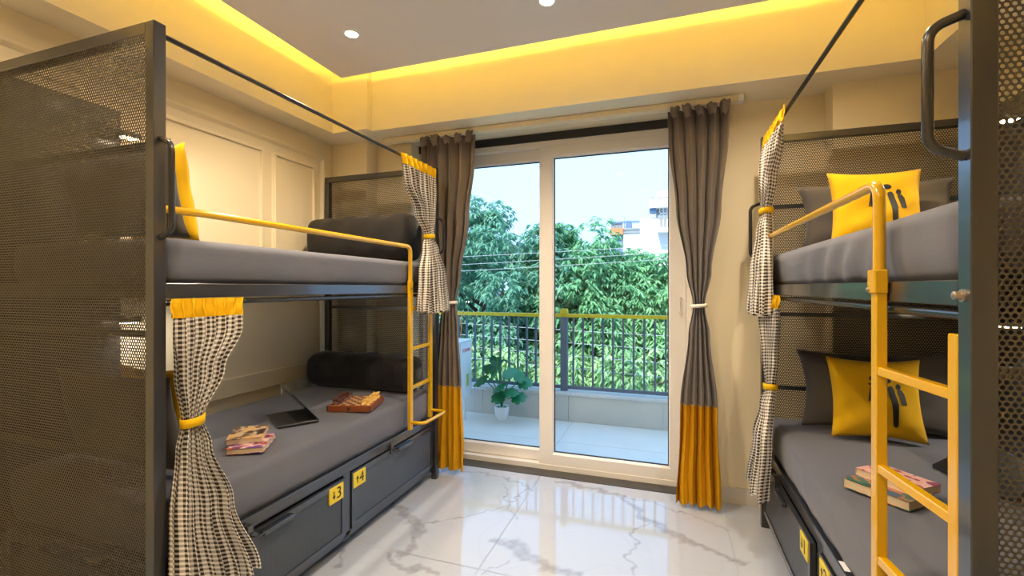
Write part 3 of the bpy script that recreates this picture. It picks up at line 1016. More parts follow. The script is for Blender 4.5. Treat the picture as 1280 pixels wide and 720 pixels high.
# ------------------------------------------------------------------ bedding
def soft_box(lx, ly, lz, r, nz_amp, seed, nx=44, ny=26, crown=0.0, wr=0.0):
    """mattress under a fitted sheet: rounded box, centred in x and y, base at z=0"""
    r_ = random.Random(seed)
    ph = [r_.uniform(0, 6.28) for _ in range(8)]
    mb = MB()
    def prof(t):
        # t in 0..1 around: bottom edge -> side -> top centre; returns (inset, z)
        if t < 0.30:
            q = t / 0.30
            return (r * 0.6 * (1 - q) ** 2, lz * 0.5 * q)
        if t < 0.5:
            q = (t - 0.30) / 0.20
            return (0.0, lz * 0.5 + (lz * 0.5 - r) * q)
        q = (t - 0.5) / 0.5
        a = q * math.pi / 2
        return (r * (1 - math.cos(a)), lz - r + r * math.sin(a))
    n_p = 12
    per = []
    cr = 0.06
    def rr_loop(hx, hy, rad, m=8, nxs=nx, nys=ny):
        pts = []
        for (cx, cy, a0, ex) in ((hx - rad, -hy + rad, -90, 1), (hx - rad, hy - rad, 0, 1), (-hx + rad, hy - rad, 90, 1), (-hx + rad, -hy + rad, 180, 1)):
            for k in range(m + 1):
                a = math.radians(a0 + 90 * k / m)
                pts.append((cx + rad * math.cos(a), cy + rad * math.sin(a)))
            nn = nys if a0 in (-90, 90) else nxs
            # straight stretch to the next corner
            if a0 == -90: p0, p1 = (hx, -hy + rad), (hx, hy - rad)
            elif a0 == 0: p0, p1 = (hx - rad, hy), (-hx + rad, hy)
            elif a0 == 90: p0, p1 = (-hx, hy - rad), (-hx, -hy + rad)
            else: p0, p1 = (-hx + rad, -hy), (hx - rad, -hy)
            for k in range(1, nn):
                t = k / nn
                pts.append((p0[0] + (p1[0] - p0[0]) * t, p0[1] + (p1[1] - p0[1]) * t))
        return pts
    loops = []
    for k in range(n_p + 1):
        ins, z = prof(k / n_p)
        lp = rr_loop(lx / 2 - ins, ly / 2 - ins, max(0.02, cr - ins))
        row = []
        for (x, y) in lp:
            wob = nz_amp * (math.sin(x * 9 + ph[0]) * math.sin(z * 20 + ph[1]) + 0.6 * math.sin(y * 13 + x * 5 + ph[2]))
            fold = wr * math.sin(x * 34 + z * 30 * math.sin(x * 3 + ph[3]) + ph[4]) * (1 - z / lz) * (0.5 + 0.5 * math.sin(x * 4.3 + ph[5]))
            sx = 1 + wob / lx * 2
            sy = 1 + (wob + fold) / ly * 2
            row.append((x * sx, y * sy, z))
        loops.append(row)
    n = len(loops[0])
    vs = [p for lp in loops for p in lp]
    fs = [(k * n + j, k * n + (j + 1) % n, (k + 1) * n + (j + 1) % n, (k + 1) * n + j) for k in range(n_p) for j in range(n)]
    # top: concentric shrinking loops
    base = n_p * n
    last = loops[-1]
    for q in (0.82, 0.6, 0.38, 0.18, 0.04):
        st = len(vs)
        for (x, y, z) in last:
            vs.append((x * q, y * q, z + crown * (1 - q * q) + nz_amp * 0.7 * math.sin(x * 7 * q + ph[6]) * math.sin(y * 9 * q + ph[7])))
        fs += [(base + j, base + (j + 1) % n, st + (j + 1) % n, st + j) for j in range(n)]
        base = st
    fs.append(tuple(base + j for j in range(n)))
    fs.append(tuple(range(n))[::-1])
    mb.add(vs, fs)
    return mb

def mattress(side, z, h, label, wr, seed, lyy=0.93, w0=0.030):
    x, y, _ = on_bed(side, BL / 2, w0 + lyy / 2)
    mb = soft_box(BL - 0.10, lyy, h, 0.035, 0.003, seed, crown=0.012, wr=wr)
    o = mb.build('mattress', 'sheet_grey', None, True)
    o.location = (x, y, z)
    o.rotation_euler = (0, 0, ROT[side])
    tag(o, label, 'mattress', 'sheeted bunk mattresses')
mattress('L', 1.416, 0.158, 'grey sheeted mattress on the upper berth of the left bunk bed', 0.002, 1, 0.93, 0.014)
mattress('L', 0.459, 0.200, 'grey sheeted mattress on the lower berth of the left bunk bed', 0.003, 2)
mattress('R', 1.416, 0.162, 'grey sheeted mattress on the upper berth of the right bunk bed', 0.010, 3, 0.93, 0.014)
mattress('R', 0.459, 0.200, 'grey sheeted mattress on the lower berth of the right bunk bed', 0.003, 4)

def pillow_height(x, y, th, p=2.6):
    return th * (max(0.0, 1 - abs(x) ** p) * max(0.0, 1 - abs(y) ** p)) ** 0.55

def pillow_mesh(w, h, th, seed, n=22, pinch=0.10, wrink=0.006):
    r_ = random.Random(seed)
    ph = [r_.uniform(0, 6.28) for _ in range(6)]
    mb = MB()
    def pt(i, j, sg):
        x, y = 2 * i / n - 1, 2 * j / n - 1
        px = w / 2 * x * (1 - pinch * (1 - y * y) * abs(x) ** 3)
        py = h / 2 * y * (1 - pinch * (1 - x * x) * abs(y) ** 3)
        z = pillow_height(x, y, th)
        z += wrink * z / th * (math.sin(6 * x + 4 * y + ph[0]) + 0.6 * math.sin(9 * y - 5 * x + ph[1]))
        return (px, py, sg * z)
    vs, fs, idx = [], [], {}
    for sg in (1, -1):
        for j in range(n + 1):
            for i in range(n + 1):
                if sg == -1 and (i in (0, n) or j in (0, n)):
                    idx[(sg, i, j)] = idx[(1, i, j)]
                    continue
                idx[(sg, i, j)] = len(vs)
                vs.append(pt(i, j, sg))
    for sg in (1, -1):
        for j in range(n):
            for i in range(n):
                q = (idx[(sg, i, j)], idx[(sg, i + 1, j)], idx[(sg, i + 1, j + 1)], idx[(sg, i, j + 1)])
                fs.append(q if sg == 1 else q[::-1])
    mb.add(vs, fs)
    return mb, pt, n

def figure_shapes():
    """walking-people print, in cushion units (0..1, v up)"""
    def ell(cx, cy, rx, ry, n=18):
        return [(cx + rx * math.cos(2 * math.pi * k / n), cy + ry * math.sin(2 * math.pi * k / n)) for k in range(n)]
    return [
        ell(0.44, 0.735, 0.038, 0.036),
        [(0.385, 0.665), (0.392, 0.682), (0.475, 0.682), (0.482, 0.665), (0.47, 0.652), (0.40, 0.652)],
        [(0.405, 0.645), (0.475, 0.645), (0.485, 0.60), (0.478, 0.55), (0.47, 0.47), (0.478, 0.25), (0.455, 0.23), (0.440, 0.25), (0.435, 0.40), (0.425, 0.47), (0.405, 0.46), (0.402, 0.56)],
        [(0.40, 0.62), (0.412, 0.62), (0.405, 0.50), (0.395, 0.455), (0.385, 0.47)],
        [(0.445, 0.60), (0.452, 0.60), (0.475, 0.46), (0.462, 0.46)],
        ell(0.585, 0.72, 0.048, 0.036),
        [(0.585, 0.63), (0.600, 0.652), (0.635, 0.655), (0.655, 0.62), (0.682, 0.43), (0.672, 0.42), (0.676, 0.42), (0.668, 0.19), (0.655, 0.165), (0.632, 0.165), (0.620, 0.19), (0.605, 0.45)],
        ell(0.705, 0.65, 0.028, 0.036),
        [(0.688, 0.60), (0.705, 0.618), (0.735, 0.615), (0.758, 0.57), (0.776, 0.44), (0.715, 0.44)],
    ]

def tri_fan_grid(poly):
    """fine triangles over an outline: centroid fan cut in rings so the print follows the cloth"""
    cx = sum(p[0] for p in poly) / len(poly)
    cy = sum(p[1] for p in poly) / len(poly)
    dense = []
    n = len(poly)
    for i in range(n):
        a, b = poly[i], poly[(i + 1) % n]
        m = max(1, int(math.dist(a, b) / 0.03))
        for k in range(m):
            dense.append((a[0] + (b[0] - a[0]) * k / m, a[1] + (b[1] - a[1]) * k / m))
    rings = [1.0, 0.66, 0.33]
    vs, fs = [], []
    nd = len(dense)
    for q in rings:
        vs += [(cx + (x - cx) * q, cy + (y - cy) * q) for x, y in dense]
    vs.append((cx, cy))
    for r in range(2):
        fs += [(r * nd + j, r * nd + (j + 1) % nd, (r + 1) * nd + (j + 1) % nd, (r + 1) * nd + j) for j in range(nd)]
    fs += [(2 * nd + j, 2 * nd + (j + 1) % nd, 3 * nd) for j in range(nd)]
    return vs, fs

def cushion(side, u, w, z, size, th, lean, label, mat_name, seed, emblem=False, h=None, group=None, yaw=0.0, pinch=0.10, roll=0.0):
    """a cushion leaning back against the pillow-end panel; its face looks along +x of the bed"""
    h = h or size
    mb, pt, n = pillow_mesh(size, h, th, seed, pinch=pinch)
    x, y, _ = on_bed(side, u, w)
    root = mb.build('cushion' if emblem is not None else 'pillow', mat_name, None, True)
    # local: x = across the bed, y = up the cushion, z = outward face
    B = Matrix(((0, 0, 1), (1, 0, 0), (0, 1, 0))).to_4x4()      # cushion x -> bed y, y -> z, z -> bed x
    Mx = Matrix.Rotation(ROT[side] + yaw, 4, 'Z') @ Matrix.Rotation(-lean, 4, 'Y') @ B @ Matrix.Rotation(roll, 4, 'Z')
    root.matrix_world = Matrix.Translation((x, y, z + h / 2 * math.cos(lean))) @ Mx
    tag(root, label, 'cushion' if emblem is not None else 'pillow', group)
    if emblem:
        em = MB()
        for poly in figure_shapes():
            vs, fs = tri_fan_grid(poly)
            out = []
            for (a, b) in vs:
                p = pt((1 - a) * n if False else a * n, b * n, 1)
                out.append((p[0], p[1], p[2] + 0.0022))
            em.add(out, fs)
        eo = em.build('people_print', 'ink', root, True)
        eo['label'] = 'black print of walking people figures'
    return root

PG = 'grey pillows at the head of the berths'
CG = 'yellow cushions with people print'
cushion('R', 0.220, 0.485, 1.590, 0.68, 0.062, 0.24, 'grey pillow behind the yellow cushion on the upper right berth', 'pillow_grey', 11, None, 0.37, PG)
cushion('R', 0.220, 0.485, 0.676, 0.68, 0.062, 0.24, 'grey pillow behind the yellow cushion on the lower right berth', 'pillow_grey', 12, None, 0.40, PG)
cushion('R', 0.385, 0.425, 1.594, 0.385, 0.055, 0.24, 'yellow cushion with black people print on the upper right berth', 'yellow_cotton', 13, True, 0.39, CG, roll=-0.03)
cushion('R', 0.385, 0.425, 0.676, 0.385, 0.055, 0.22, 'yellow cushion with black people print on the lower right berth', 'yellow_cotton', 14, True, 0.39, CG)
cushion('L', 0.190, 0.485, 1.590, 0.68, 0.062, 0.20, 'grey pillow behind the mesh panel on the upper left berth', 'pillow_grey', 15, None, 0.37, PG)
cushion('L', 0.190, 0.485, 0.676, 0.68, 0.062, 0.20, 'grey pillow behind the mesh panel on the lower left berth', 'pillow_grey', 16, None, 0.40, PG)
cushion('L', 0.325, 0.48, 1.590, 0.42, 0.055, 0.16, 'yellow cushion on the upper left berth beside the mesh panel', 'yellow_cotton', 17, True, 0.41, CG)
cushion('L', 0.335, 0.48, 0.676, 0.40, 0.055, 0.20, 'yellow cushion on the lower left berth behind the mesh panel', 'yellow_cotton', 18, True, 0.40, CG)

def bolster(side, u, w, z, ln, a, b, label, seed):
    """rolled black quilt lying across the foot of a berth"""
    r_ = random.Random(seed)
    ph = [r_.uniform(0, 6.28) for _ in range(5)]
    mb = MB()
    nu, nv = 40, 30
    def f(s, t):
        xx = (s - 0.5) * ln
        e_ = min(1.0, (1 - abs(2 * s - 1)) / 0.10)
        k = math.sqrt(max(0.0, 1 - (1 - e_) ** 2)) * 0.35 + 0.65 * min(1, e_ * 2.5)
        th = 2 * math.pi * t
        cx, sz = math.cos(th), math.sin(th)
        sx = math.copysign(abs(cx) ** 0.75, cx)
        ss = math.copysign(abs(sz) ** 0.75, sz)
        wv = 1 + 0.035 * math.sin(9 * s * 3 + 2 * th + ph[0]) + 0.025 * math.sin(23 * s + ph[1] - 3 * th)
        return (a * k * sx * wv, xx, b + b * k * ss * (wv if sz > 0 else 1.0))
    mb.grid(f, nu, nv)
    o = mb.build('bolster', 'black_fabric', None, True)
    x, y, _ = on_bed(side, u, w)
    o.location = (x, y, z)
    o.rotation_euler = (0, 0, ROT[side])
    tag(o, label, 'bolster', 'rolled quilts at the foot of the left bunk bed')
bolster('L', 1.755, 0.50, 1.585, 0.86, 0.125, 0.165, 'rolled dark brown-black quilt on the upper berth of the left bunk bed', 21)
bolster('L', 1.755, 0.50, 0.670, 0.86, 0.125, 0.125, 'rolled black quilt on the lower berth of the left bunk bed', 22)

# ------------------------------------------------------------------ gingham berth curtains
def berth_curtain(side, label, z_rod, rows, header, tie, seed, pleats=6, cloth_w=0.85, hem=0.012):
    ox, oy, _ = on_bed(side, rows[0][1], 0.0)
    root = thing('berth_curtain', label, 'curtain', (ox, oy, 0), ROT[side], 'gingham berth curtains')
    c0 = rows[0][1]
    f = lambda a, o, z: (a - c0, o, z)
    cut = drape_rows(rows, 240)
    zb = rows[0][0] - header
    row_b = tuple(min(cut, key=lambda r: abs(r[0] - zb)))
    cloth([rows[0], row_b], 8, pleats, cloth_w, seed, f).build('header', 'header', root, True)
    cloth([row_b] + [r for r in rows if r[0] < zb], 110, pleats, cloth_w, seed, f, hem=hem).build('gingham_cloth', 'gingham', root, True)
    zt, ct, rx, ry, wt = tie
    band_ring(ct, wt, zt, rx, ry, 0.030, 0.005, f).build('tieback', 'header', root, True)
    return root

berth_curtain('L', 'tied gingham curtain hanging over the lower berth of the left bunk bed', 1.347,
              [(1.362, 0.182, 0.275, 0.010, -0.014), (1.25, 0.180, 0.262, 0.020, -0.016), (1.10, 0.150, 0.170, 0.024, -0.01), (0.935, 0.118, 0.060, 0.018, -0.015),
               (0.84, 0.118, 0.105, 0.024, -0.025), (0.62, 0.135, 0.205, 0.032, -0.045), (0.30, 0.172, 0.315, 0.042, -0.070)],
              0.065, (0.935, 0.118, 0.036, 0.030, -0.015), 31, 7, 0.80)
berth_curtain('L', 'tied gingham curtain at the window end of the upper left berth', 2.25,
              [(2.262, 1.690, 0.46, 0.009, -0.002), (2.10, 1.690, 0.42, 0.020, -0.010), (1.90, 1.715, 0.23, 0.024, -0.03), (1.75, 1.725, 0.085, 0.018, -0.055),
               (1.66, 1.725, 0.16, 0.026, -0.070), (1.50, 1.730, 0.30, 0.034, -0.085), (1.235, 1.730, 0.36, 0.042, -0.095)],
              0.070, (1.75, 1.725, 0.048, 0.030, -0.055), 32, 7, 0.80)
berth_curtain('R', 'tied gingham curtain at the window end of the upper right berth', 2.25,
              [(2.262, 0.330, 0.54, 0.005, 0.002), (2.10, 0.330, 0.46, 0.020, -0.010), (1.95, 0.32, 0.26, 0.024, -0.02), (1.80, 0.31, 0.090, 0.020, -0.025),
               (1.70, 0.31, 0.17, 0.030, -0.035), (1.50, 0.31, 0.30, 0.036, -0.050), (1.265, 0.31, 0.36, 0.040, -0.055)],
              0.070, (1.80, 0.31, 0.050, 0.030, -0.025), 33, 7, 0.80)
berth_curtain('R', 'tied gingham curtain hanging over the lower berth of the right bunk bed', 1.347,
              [(1.362, 0.300, 0.52, 0.010, -0.014), (1.24, 0.300, 0.44, 0.020, -0.014), (1.05, 0.32, 0.22, 0.024, -0.01), (0.885, 0.340, 0.085, 0.020, -0.012),
               (0.78, 0.33, 0.15, 0.026, -0.028), (0.60, 0.31, 0.26, 0.032, -0.048), (0.31, 0.26, 0.36, 0.036, -0.062)],
              0.065, (0.885, 0.34, 0.048, 0.030, -0.012), 34, 7, 0.80)

# ------------------------------------------------------------------ things on the beds
def book(loc, yaw, w, d, t, label, cover):
    """x along the spine side, y across; spine at -y"""
    root = thing('book', label, 'book', loc, yaw, 'paperback books on the beds')
    cv = MB()
    c = 0.0012
    cv.box(0, 0, 0, w, d, c)
    cv.box(0, 0, t - c, w, d, t)
    cv.box(0, d - c, c, w, d, t - c)
    cv.build('cover', cover, root)
    MB().box(0.003, 0.003, c, w - 0.003, d - c, t - c).build('pages', 'paper', root)
    return root
ZM = 0.672
b0 = at_z(282, 569, ZM)
book((b0[0], b0[1], ZM), math.radians(33), 0.150, 0.20, 0.024, 'lower book of the stack on the lower left berth, purple cover', 'cover_b')
book((b0[0] - 0.045, b0[1] + 0.035, ZM + 0.0245), math.radians(40), 0.145, 0.20, 0.024, 'upper book of the stack on the lower left berth, brown picture cover', 'cover_a')
b1 = at_z(1137, 640, ZM)
book((b1[0], b1[1], ZM), math.radians(41), 0.135, 0.205, 0.032, 'lower book of the stack on the lower right berth, teal cover', 'cover_c')
book((b1[0] + 0.035, b1[1] + 0.045, ZM + 0.0325), math.radians(36), 0.130, 0.195, 0.026, 'upper book of the stack on the lower right berth, pink cover', 'cover_d')

def laptop(hinge_a, hinge_b, back, ang, z, label, depth=0.205):
    a, b = Vector((*hinge_a, 0)), Vector((*hinge_b, 0))
    ln = (b - a).length
    yaw = math.atan2((b - a).y, (b - a).x)
    root = thing('laptop', label, 'laptop', (a.x, a.y, z), yaw, 'open laptops on the lower berths')
    sg = back
    MB().box(0, 0, 0, ln, sg * depth, 0.012, 0.003).build('base', 'laptop', root)
    MB().box(0.02, sg * 0.012, 0.0121, ln - 0.02, sg * 0.105, 0.0127).build('keyboard', 'keys', root)
    MB().box(ln * 0.33, sg * 0.120, 0.0121, ln * 0.67, sg * 0.19, 0.0124).build('touchpad', 'laptop', root)
    lid = MB().box(0, 0, -0.005, ln, sg * depth, 0.0, 0.002).build('lid', 'laptop', root)
    lid.location = (0, 0, 0.014)
    lid.rotation_euler = (sg * ang, 0, 0)
    MB().box(0.008, sg * 0.010, -0.0064, ln - 0.008, sg * (depth - 0.010), -0.0052).build('screen', 'screen', lid)
    return root
hc, hd = at_z(399, 527, ZM), at_z(381, 513, ZM)
laptop(hc[:2], hd[:2], 1, math.radians(50), ZM, 'dark grey laptop half open on the lower berth of the left bunk bed')
laptop((1.105, 1.99), (1.015, 2.28), -1, math.radians(26), ZM, 'black laptop half hidden behind the ladder on the lower right berth', 0.20)

# chess set
cA, cB = at_z(409, 514.5, ZM), at_z(459, 516, ZM)
cyaw = math.atan2(cB[1] - cA[1], cB[0] - cA[0])
CS = 0.255
chess = thing('chess_board', 'folding wooden chess box laid open on the lower left berth', 'chess board', (cA[0], cA[1], ZM - 0.002), cyaw + math.radians(4))
for k in range(2):
    MB().box(k * CS / 2 + 0.0006, 0, 0, (k + 1) * CS / 2 - 0.0006, CS, 0.036, 0.002).build('half_box', 'chess_box', chess)
sq = MB().box(0, 0, 0, 0.029 * 8, 0.029 * 8, 0.0008).build('squares', 'chess_sq', chess)
sq.location = (0.0115, 0.0115, 0.0361)
MB().box(CS / 2 - 0.008, -0.002, 0.008, CS / 2 + 0.008, 0.0, 0.028).build('clasp', 'gasket', chess)
for k in (0, 1):
    MB().box(k * CS - 0.004 + 0.002 * k, -0.001, 0.004, k * CS + 0.004 - 0.002 * k, 0.004, 0.034).build('corner_piece', 'gasket', chess)
def piece_prof(kind):
    base = [(0.0105, 0.0), (0.0105, 0.003), (0.0075, 0.006), (0.0045, 0.012)]
    if kind == 'pawn':
        return base + [(0.0040, 0.018), (0.0065, 0.021), (0.0055, 0.026), (0.001, 0.029)]
    if kind == 'rook':
        return base + [(0.0050, 0.022), (0.0078, 0.024), (0.0078, 0.032), (0.004, 0.032)]
    if kind == 'knight':
        return base + [(0.0075, 0.018), (0.0085, 0.026), (0.0050, 0.034), (0.002, 0.037)]
    if kind == 'bishop':
        return base + [(0.0040, 0.026), (0.0068, 0.032), (0.0040, 0.038), (0.001, 0.042)]
    if kind == 'queen':
        return base + [(0.0042, 0.032), (0.0080, 0.042), (0.0040, 0.046), (0.001, 0.047)]
    return base + [(0.0044, 0.034), (0.0078, 0.044), (0.0030, 0.048), (0.0030, 0.053), (0.001, 0.053)]
order = ['rook', 'knight', 'bishop', 'queen', 'king', 'bishop', 'knight', 'rook']
cm = {}
for tone, mname in (('dark', 'chess_dark'), ('pale', 'chess_light')):
    for kd in set(order) | {'pawn'}:
        cm[(tone, kd)] = MB().lathe(piece_prof(kd), 10).mesh('chess_' + kd, mname, True)
cc, cs_ = math.cos(cyaw + math.radians(4)), math.sin(cyaw + math.radians(4))
for tone, cols in (('dark', (0, 1)), ('pale', (7, 6))):
    for r in range(8):
        for q, col in enumerate(cols):
            kd = order[r] if q == 0 else 'pawn'
            lx, ly = 0.0115 + 0.029 * (col + 0.5), 0.0115 + 0.029 * (r + 0.5)
            o = link('chess_' + kd, cm[(tone, kd)], None, (cA[0] + cc * lx - cs_ * ly, cA[1] + cs_ * lx + cc * ly, ZM - 0.002 + 0.0369), (0, 0, cyaw))
            nth = ('first', 'second', 'third', 'fourth', 'fifth', 'sixth', 'seventh', 'last')[r]
            if kd == 'pawn':
                lab = tone + ' wooden chess pawn, ' + nth + ' in its row from the clasp edge'
            elif kd in ('king', 'queen'):
                lab = tone + ' wooden chess ' + kd + ' on the back row of the board'
            else:
                lab = tone + ' wooden chess ' + kd + ' on the ' + ('half nearer the clasp edge' if r < 4 else 'half farther from the clasp edge')
            tag(o, lab, 'chess piece', tone + ' chess pieces')

# wall socket behind the lower left berth
so = thing('wall_socket', 'white double wall socket low on the left wall behind the lower berth', 'socket', (XL, 2.70, 0.66))
MB().box(0, -0.13, -0.05, 0.010, 0.13, 0.05, 0.002).build('face_plate', 'white', so)
for yy in (-0.07, 0.07):
    MB().box(0.010, yy - 0.05, -0.036, 0.013, yy + 0.05, 0.036, 0.001).build('socket_module', 'white', so)

# ------------------------------------------------------------------ balcony
KY = 4.745                      # inner face of the kerb
BZ = -0.02
bf = struct('floor_balcony', MB().box(-3.4, YB + WT, -0.25, 1.9, KY + 0.18, BZ - 0.004), 'grout', 'pale grey tiled balcony floor outside the glass door', 'floor')
xs = [-3.4, -2.16, -0.94, 0.28, 1.9]
for i in range(4):
    for (y0, y1) in ((YB + WT, 4.10), (4.10, KY)):
        MB().box(xs[i] + 0.002, y0 + 0.002, BZ - 0.006, xs[i + 1] - 0.002, y1 - 0.002, BZ).build('tile', 'balcony_tile', bf)
kb = struct('wall_kerb', MB().box(-3.4, KY + 0.012, BZ, 1.9, KY + 0.16, 0.255), 'kerb_tile', 'low tiled balcony kerb carrying the railing', 'kerb')
for a, b in zip([-3.4, -2.62, -1.97, -0.985, -0.03, 0.9], [-2.62, -1.97, -0.985, -0.03, 0.9, 1.9]):
    MB().box(a + 0.002, KY, BZ, b - 0.002, KY + 0.012, 0.252).build('tile', 'kerb_tile', kb)
MB().box(-3.4, KY - 0.015, 0.255, 1.9, KY + 0.18, 0.29, 0.003).build('coping', 'coping', kb)
RY = 4.82
rl = thing('balcony_railing', 'blue-grey bar railing with mustard handrail along the balcony edge', 'railing', (0, RY, 0.29))
MB().box(-3.4, -0.024, 0.790, 1.9, 0.024, 0.828, 0.003).build('handrail', 'rail_yellow', rl)
MB().box(-3.4, -0.016, 0.020, 1.9, 0.016, 0.055, 0.002).build('bottom_rail', 'rail_grey', rl)
for x in (-2.72, -1.045, 0.63):
    p = MB().box(x - 0.036, -0.036, 0.0, x + 0.036, 0.036, 0.79, 0.002).build('post', 'rail_grey', rl)
    MB().prism([(x - 0.040, 0.828), (x + 0.040, 0.828), (x + 0.032, 0.882), (x - 0.032, 0.882)], 1, -0.036, 0.036).build('post_cap', 'rail_yellow', p)
bal = MB().box(-0.010, -0.010, 0.055, 0.010, 0.010, 0.790).mesh('baluster', 'rail_grey')
x = -3.35
while x < 1.85:
    if min(abs(x - q) for q in (-2.72, -1.045, 0.63)) > 0.07:
        link('baluster', bal, rl, (x, 0, 0))
    x += 0.1045

# outdoor AC unit
ac = thing('air_conditioner', 'white outdoor air conditioner unit at the left end of the balcony', 'air conditioner', (-2.02, 4.13, BZ))
MB().box(-0.30, -0.42, 0.245, 0.0, 0.42, 0.845, 0.010).build('casing', 'ac_white', ac)
MB().box(-0.31, -0.43, 0.845, 0.008, 0.43, 0.862, 0.004).build('lid', 'ac_white', ac)
MB().box(0.0, 0.13, 0.255, 0.006, 0.41, 0.835, 0.002).build('service_panel', 'ac_white', ac)
gr = MB()
for rr in (0.07, 0.12, 0.17, 0.22):
    gr.tube([(0.012, -0.15 + rr * math.cos(2 * math.pi * k / 24), 0.545 + rr * math.sin(2 * math.pi * k / 24)) for k in range(24)], 0.004, 6, closed=True)
gr.build('fan_guard', 'ac_dark', ac, True)
text_mesh('brand_text', 'TOSHIBA', 0.052, 'red', ac, (0.0068, 0.27, 0.755), (math.pi / 2, 0, math.pi / 2))
MB().box(0.006, 0.27, 0.37, 0.0072, 0.33, 0.50).build('energy_sticker', 'sticker', ac)
for yy in (-0.30, 0.30):
    MB().box(-0.28, yy - 0.02, 0.0, -0.02, yy + 0.02, 0.245).build('bracket', 'white', ac)
MB().tube([(-0.02, 0.42, 0.32), (0.02, 0.47, 0.31), (0.05, 0.50, 0.30), (0.13, 0.52, 0.29)], 0.010, 8).build('refrigerant_pipe', 'chrome', ac, True)
MB().tube([(-0.12, 0.40, 0.862), (-0.10, 0.38, 1.0), (-0.13, 0.42, 1.08), (-0.11, 0.45, 1.16)], 0.006, 8).build('cable', 'brickred', ac, True)

# potted plant
pt_ = thing('potted_plant', 'small dark green leafy plant in a white pot on the balcony floor', 'potted plant', (-1.675, 4.57, BZ))
MB().lathe([(0.050, 0.0), (0.060, 0.01), (0.074, 0.07), (0.082, 0.150), (0.078, 0.150), (0.070, 0.138)], 28).build('pot', 'pot', pt_, 'auto')
MB().lathe([(0.001, 0.134), (0.045, 0.140), (0.071, 0.134)], 20).build('moss', 'moss', pt_, True)
def monstera(size):
    mb = MB()
    n = 28
    out = [(0, 0, 0)]
    for k in range(n + 1):
        a = -math.pi * 0.86 + 2 * math.pi * 0.86 * k / n
        r = size * (0.78 + 0.22 * math.cos(a)) * (0.80 if k % 4 == 0 else 1.0)
        x, y = r * math.cos(a), r * 0.92 * math.sin(a)
        out.append((x + size * 0.25, y, -0.9 * abs(y) ** 1.5 - 1.2 * max(0, x) ** 2))
    mb.add(out, [(0, k, k + 1) for k in range(1, n + 1)])
    return mb
lm = monstera(0.085).mesh('leaf', 'plant', True)
rp_ = random.Random(5)
leafs = [(-0.20, -0.02, 0.43, 200), (-0.13, 0.05, 0.56, 150), (-0.04, -0.05, 0.62, 110), (0.05, 0.03, 0.64, 70), (0.16, -0.03, 0.52, 20), (0.20, 0.03, 0.43, -10),
         (0.02, -0.10, 0.40, -90), (-0.06, -0.08, 0.50, -120), (0.12, -0.09, 0.36, -50), (-0.08, 0.06, 0.66, 120), (0.08, -0.07, 0.55, -40), (-0.14, -0.08, 0.48, 220), (0.18, -0.08, 0.30, -30), (0.0, -0.09, 0.31, -80)]
st = MB()
for (x, y, z, ang) in leafs:
    o = link('leaf', lm, pt_, (x, y, z), (rp_.uniform(0.15, 0.75), rp_.uniform(0.2, 0.7), math.radians(ang)))
    o.scale = (1.35, 1.35, 1.35)
    st.tube([(0, 0, 0.13), (x * 0.15, y * 0.15, 0.25), (x * 0.5, y * 0.5, z * 0.8), (x, y, z)], 0.006, 6)
st.build('stem', 'plant_stem', pt_, True)

# ------------------------------------------------------------------ outside
struct('ground', MB().box(-60, KY + 2.0, -7.2, 60, 90, -7.0), 'street', 'street far below the balcony', 'ground')

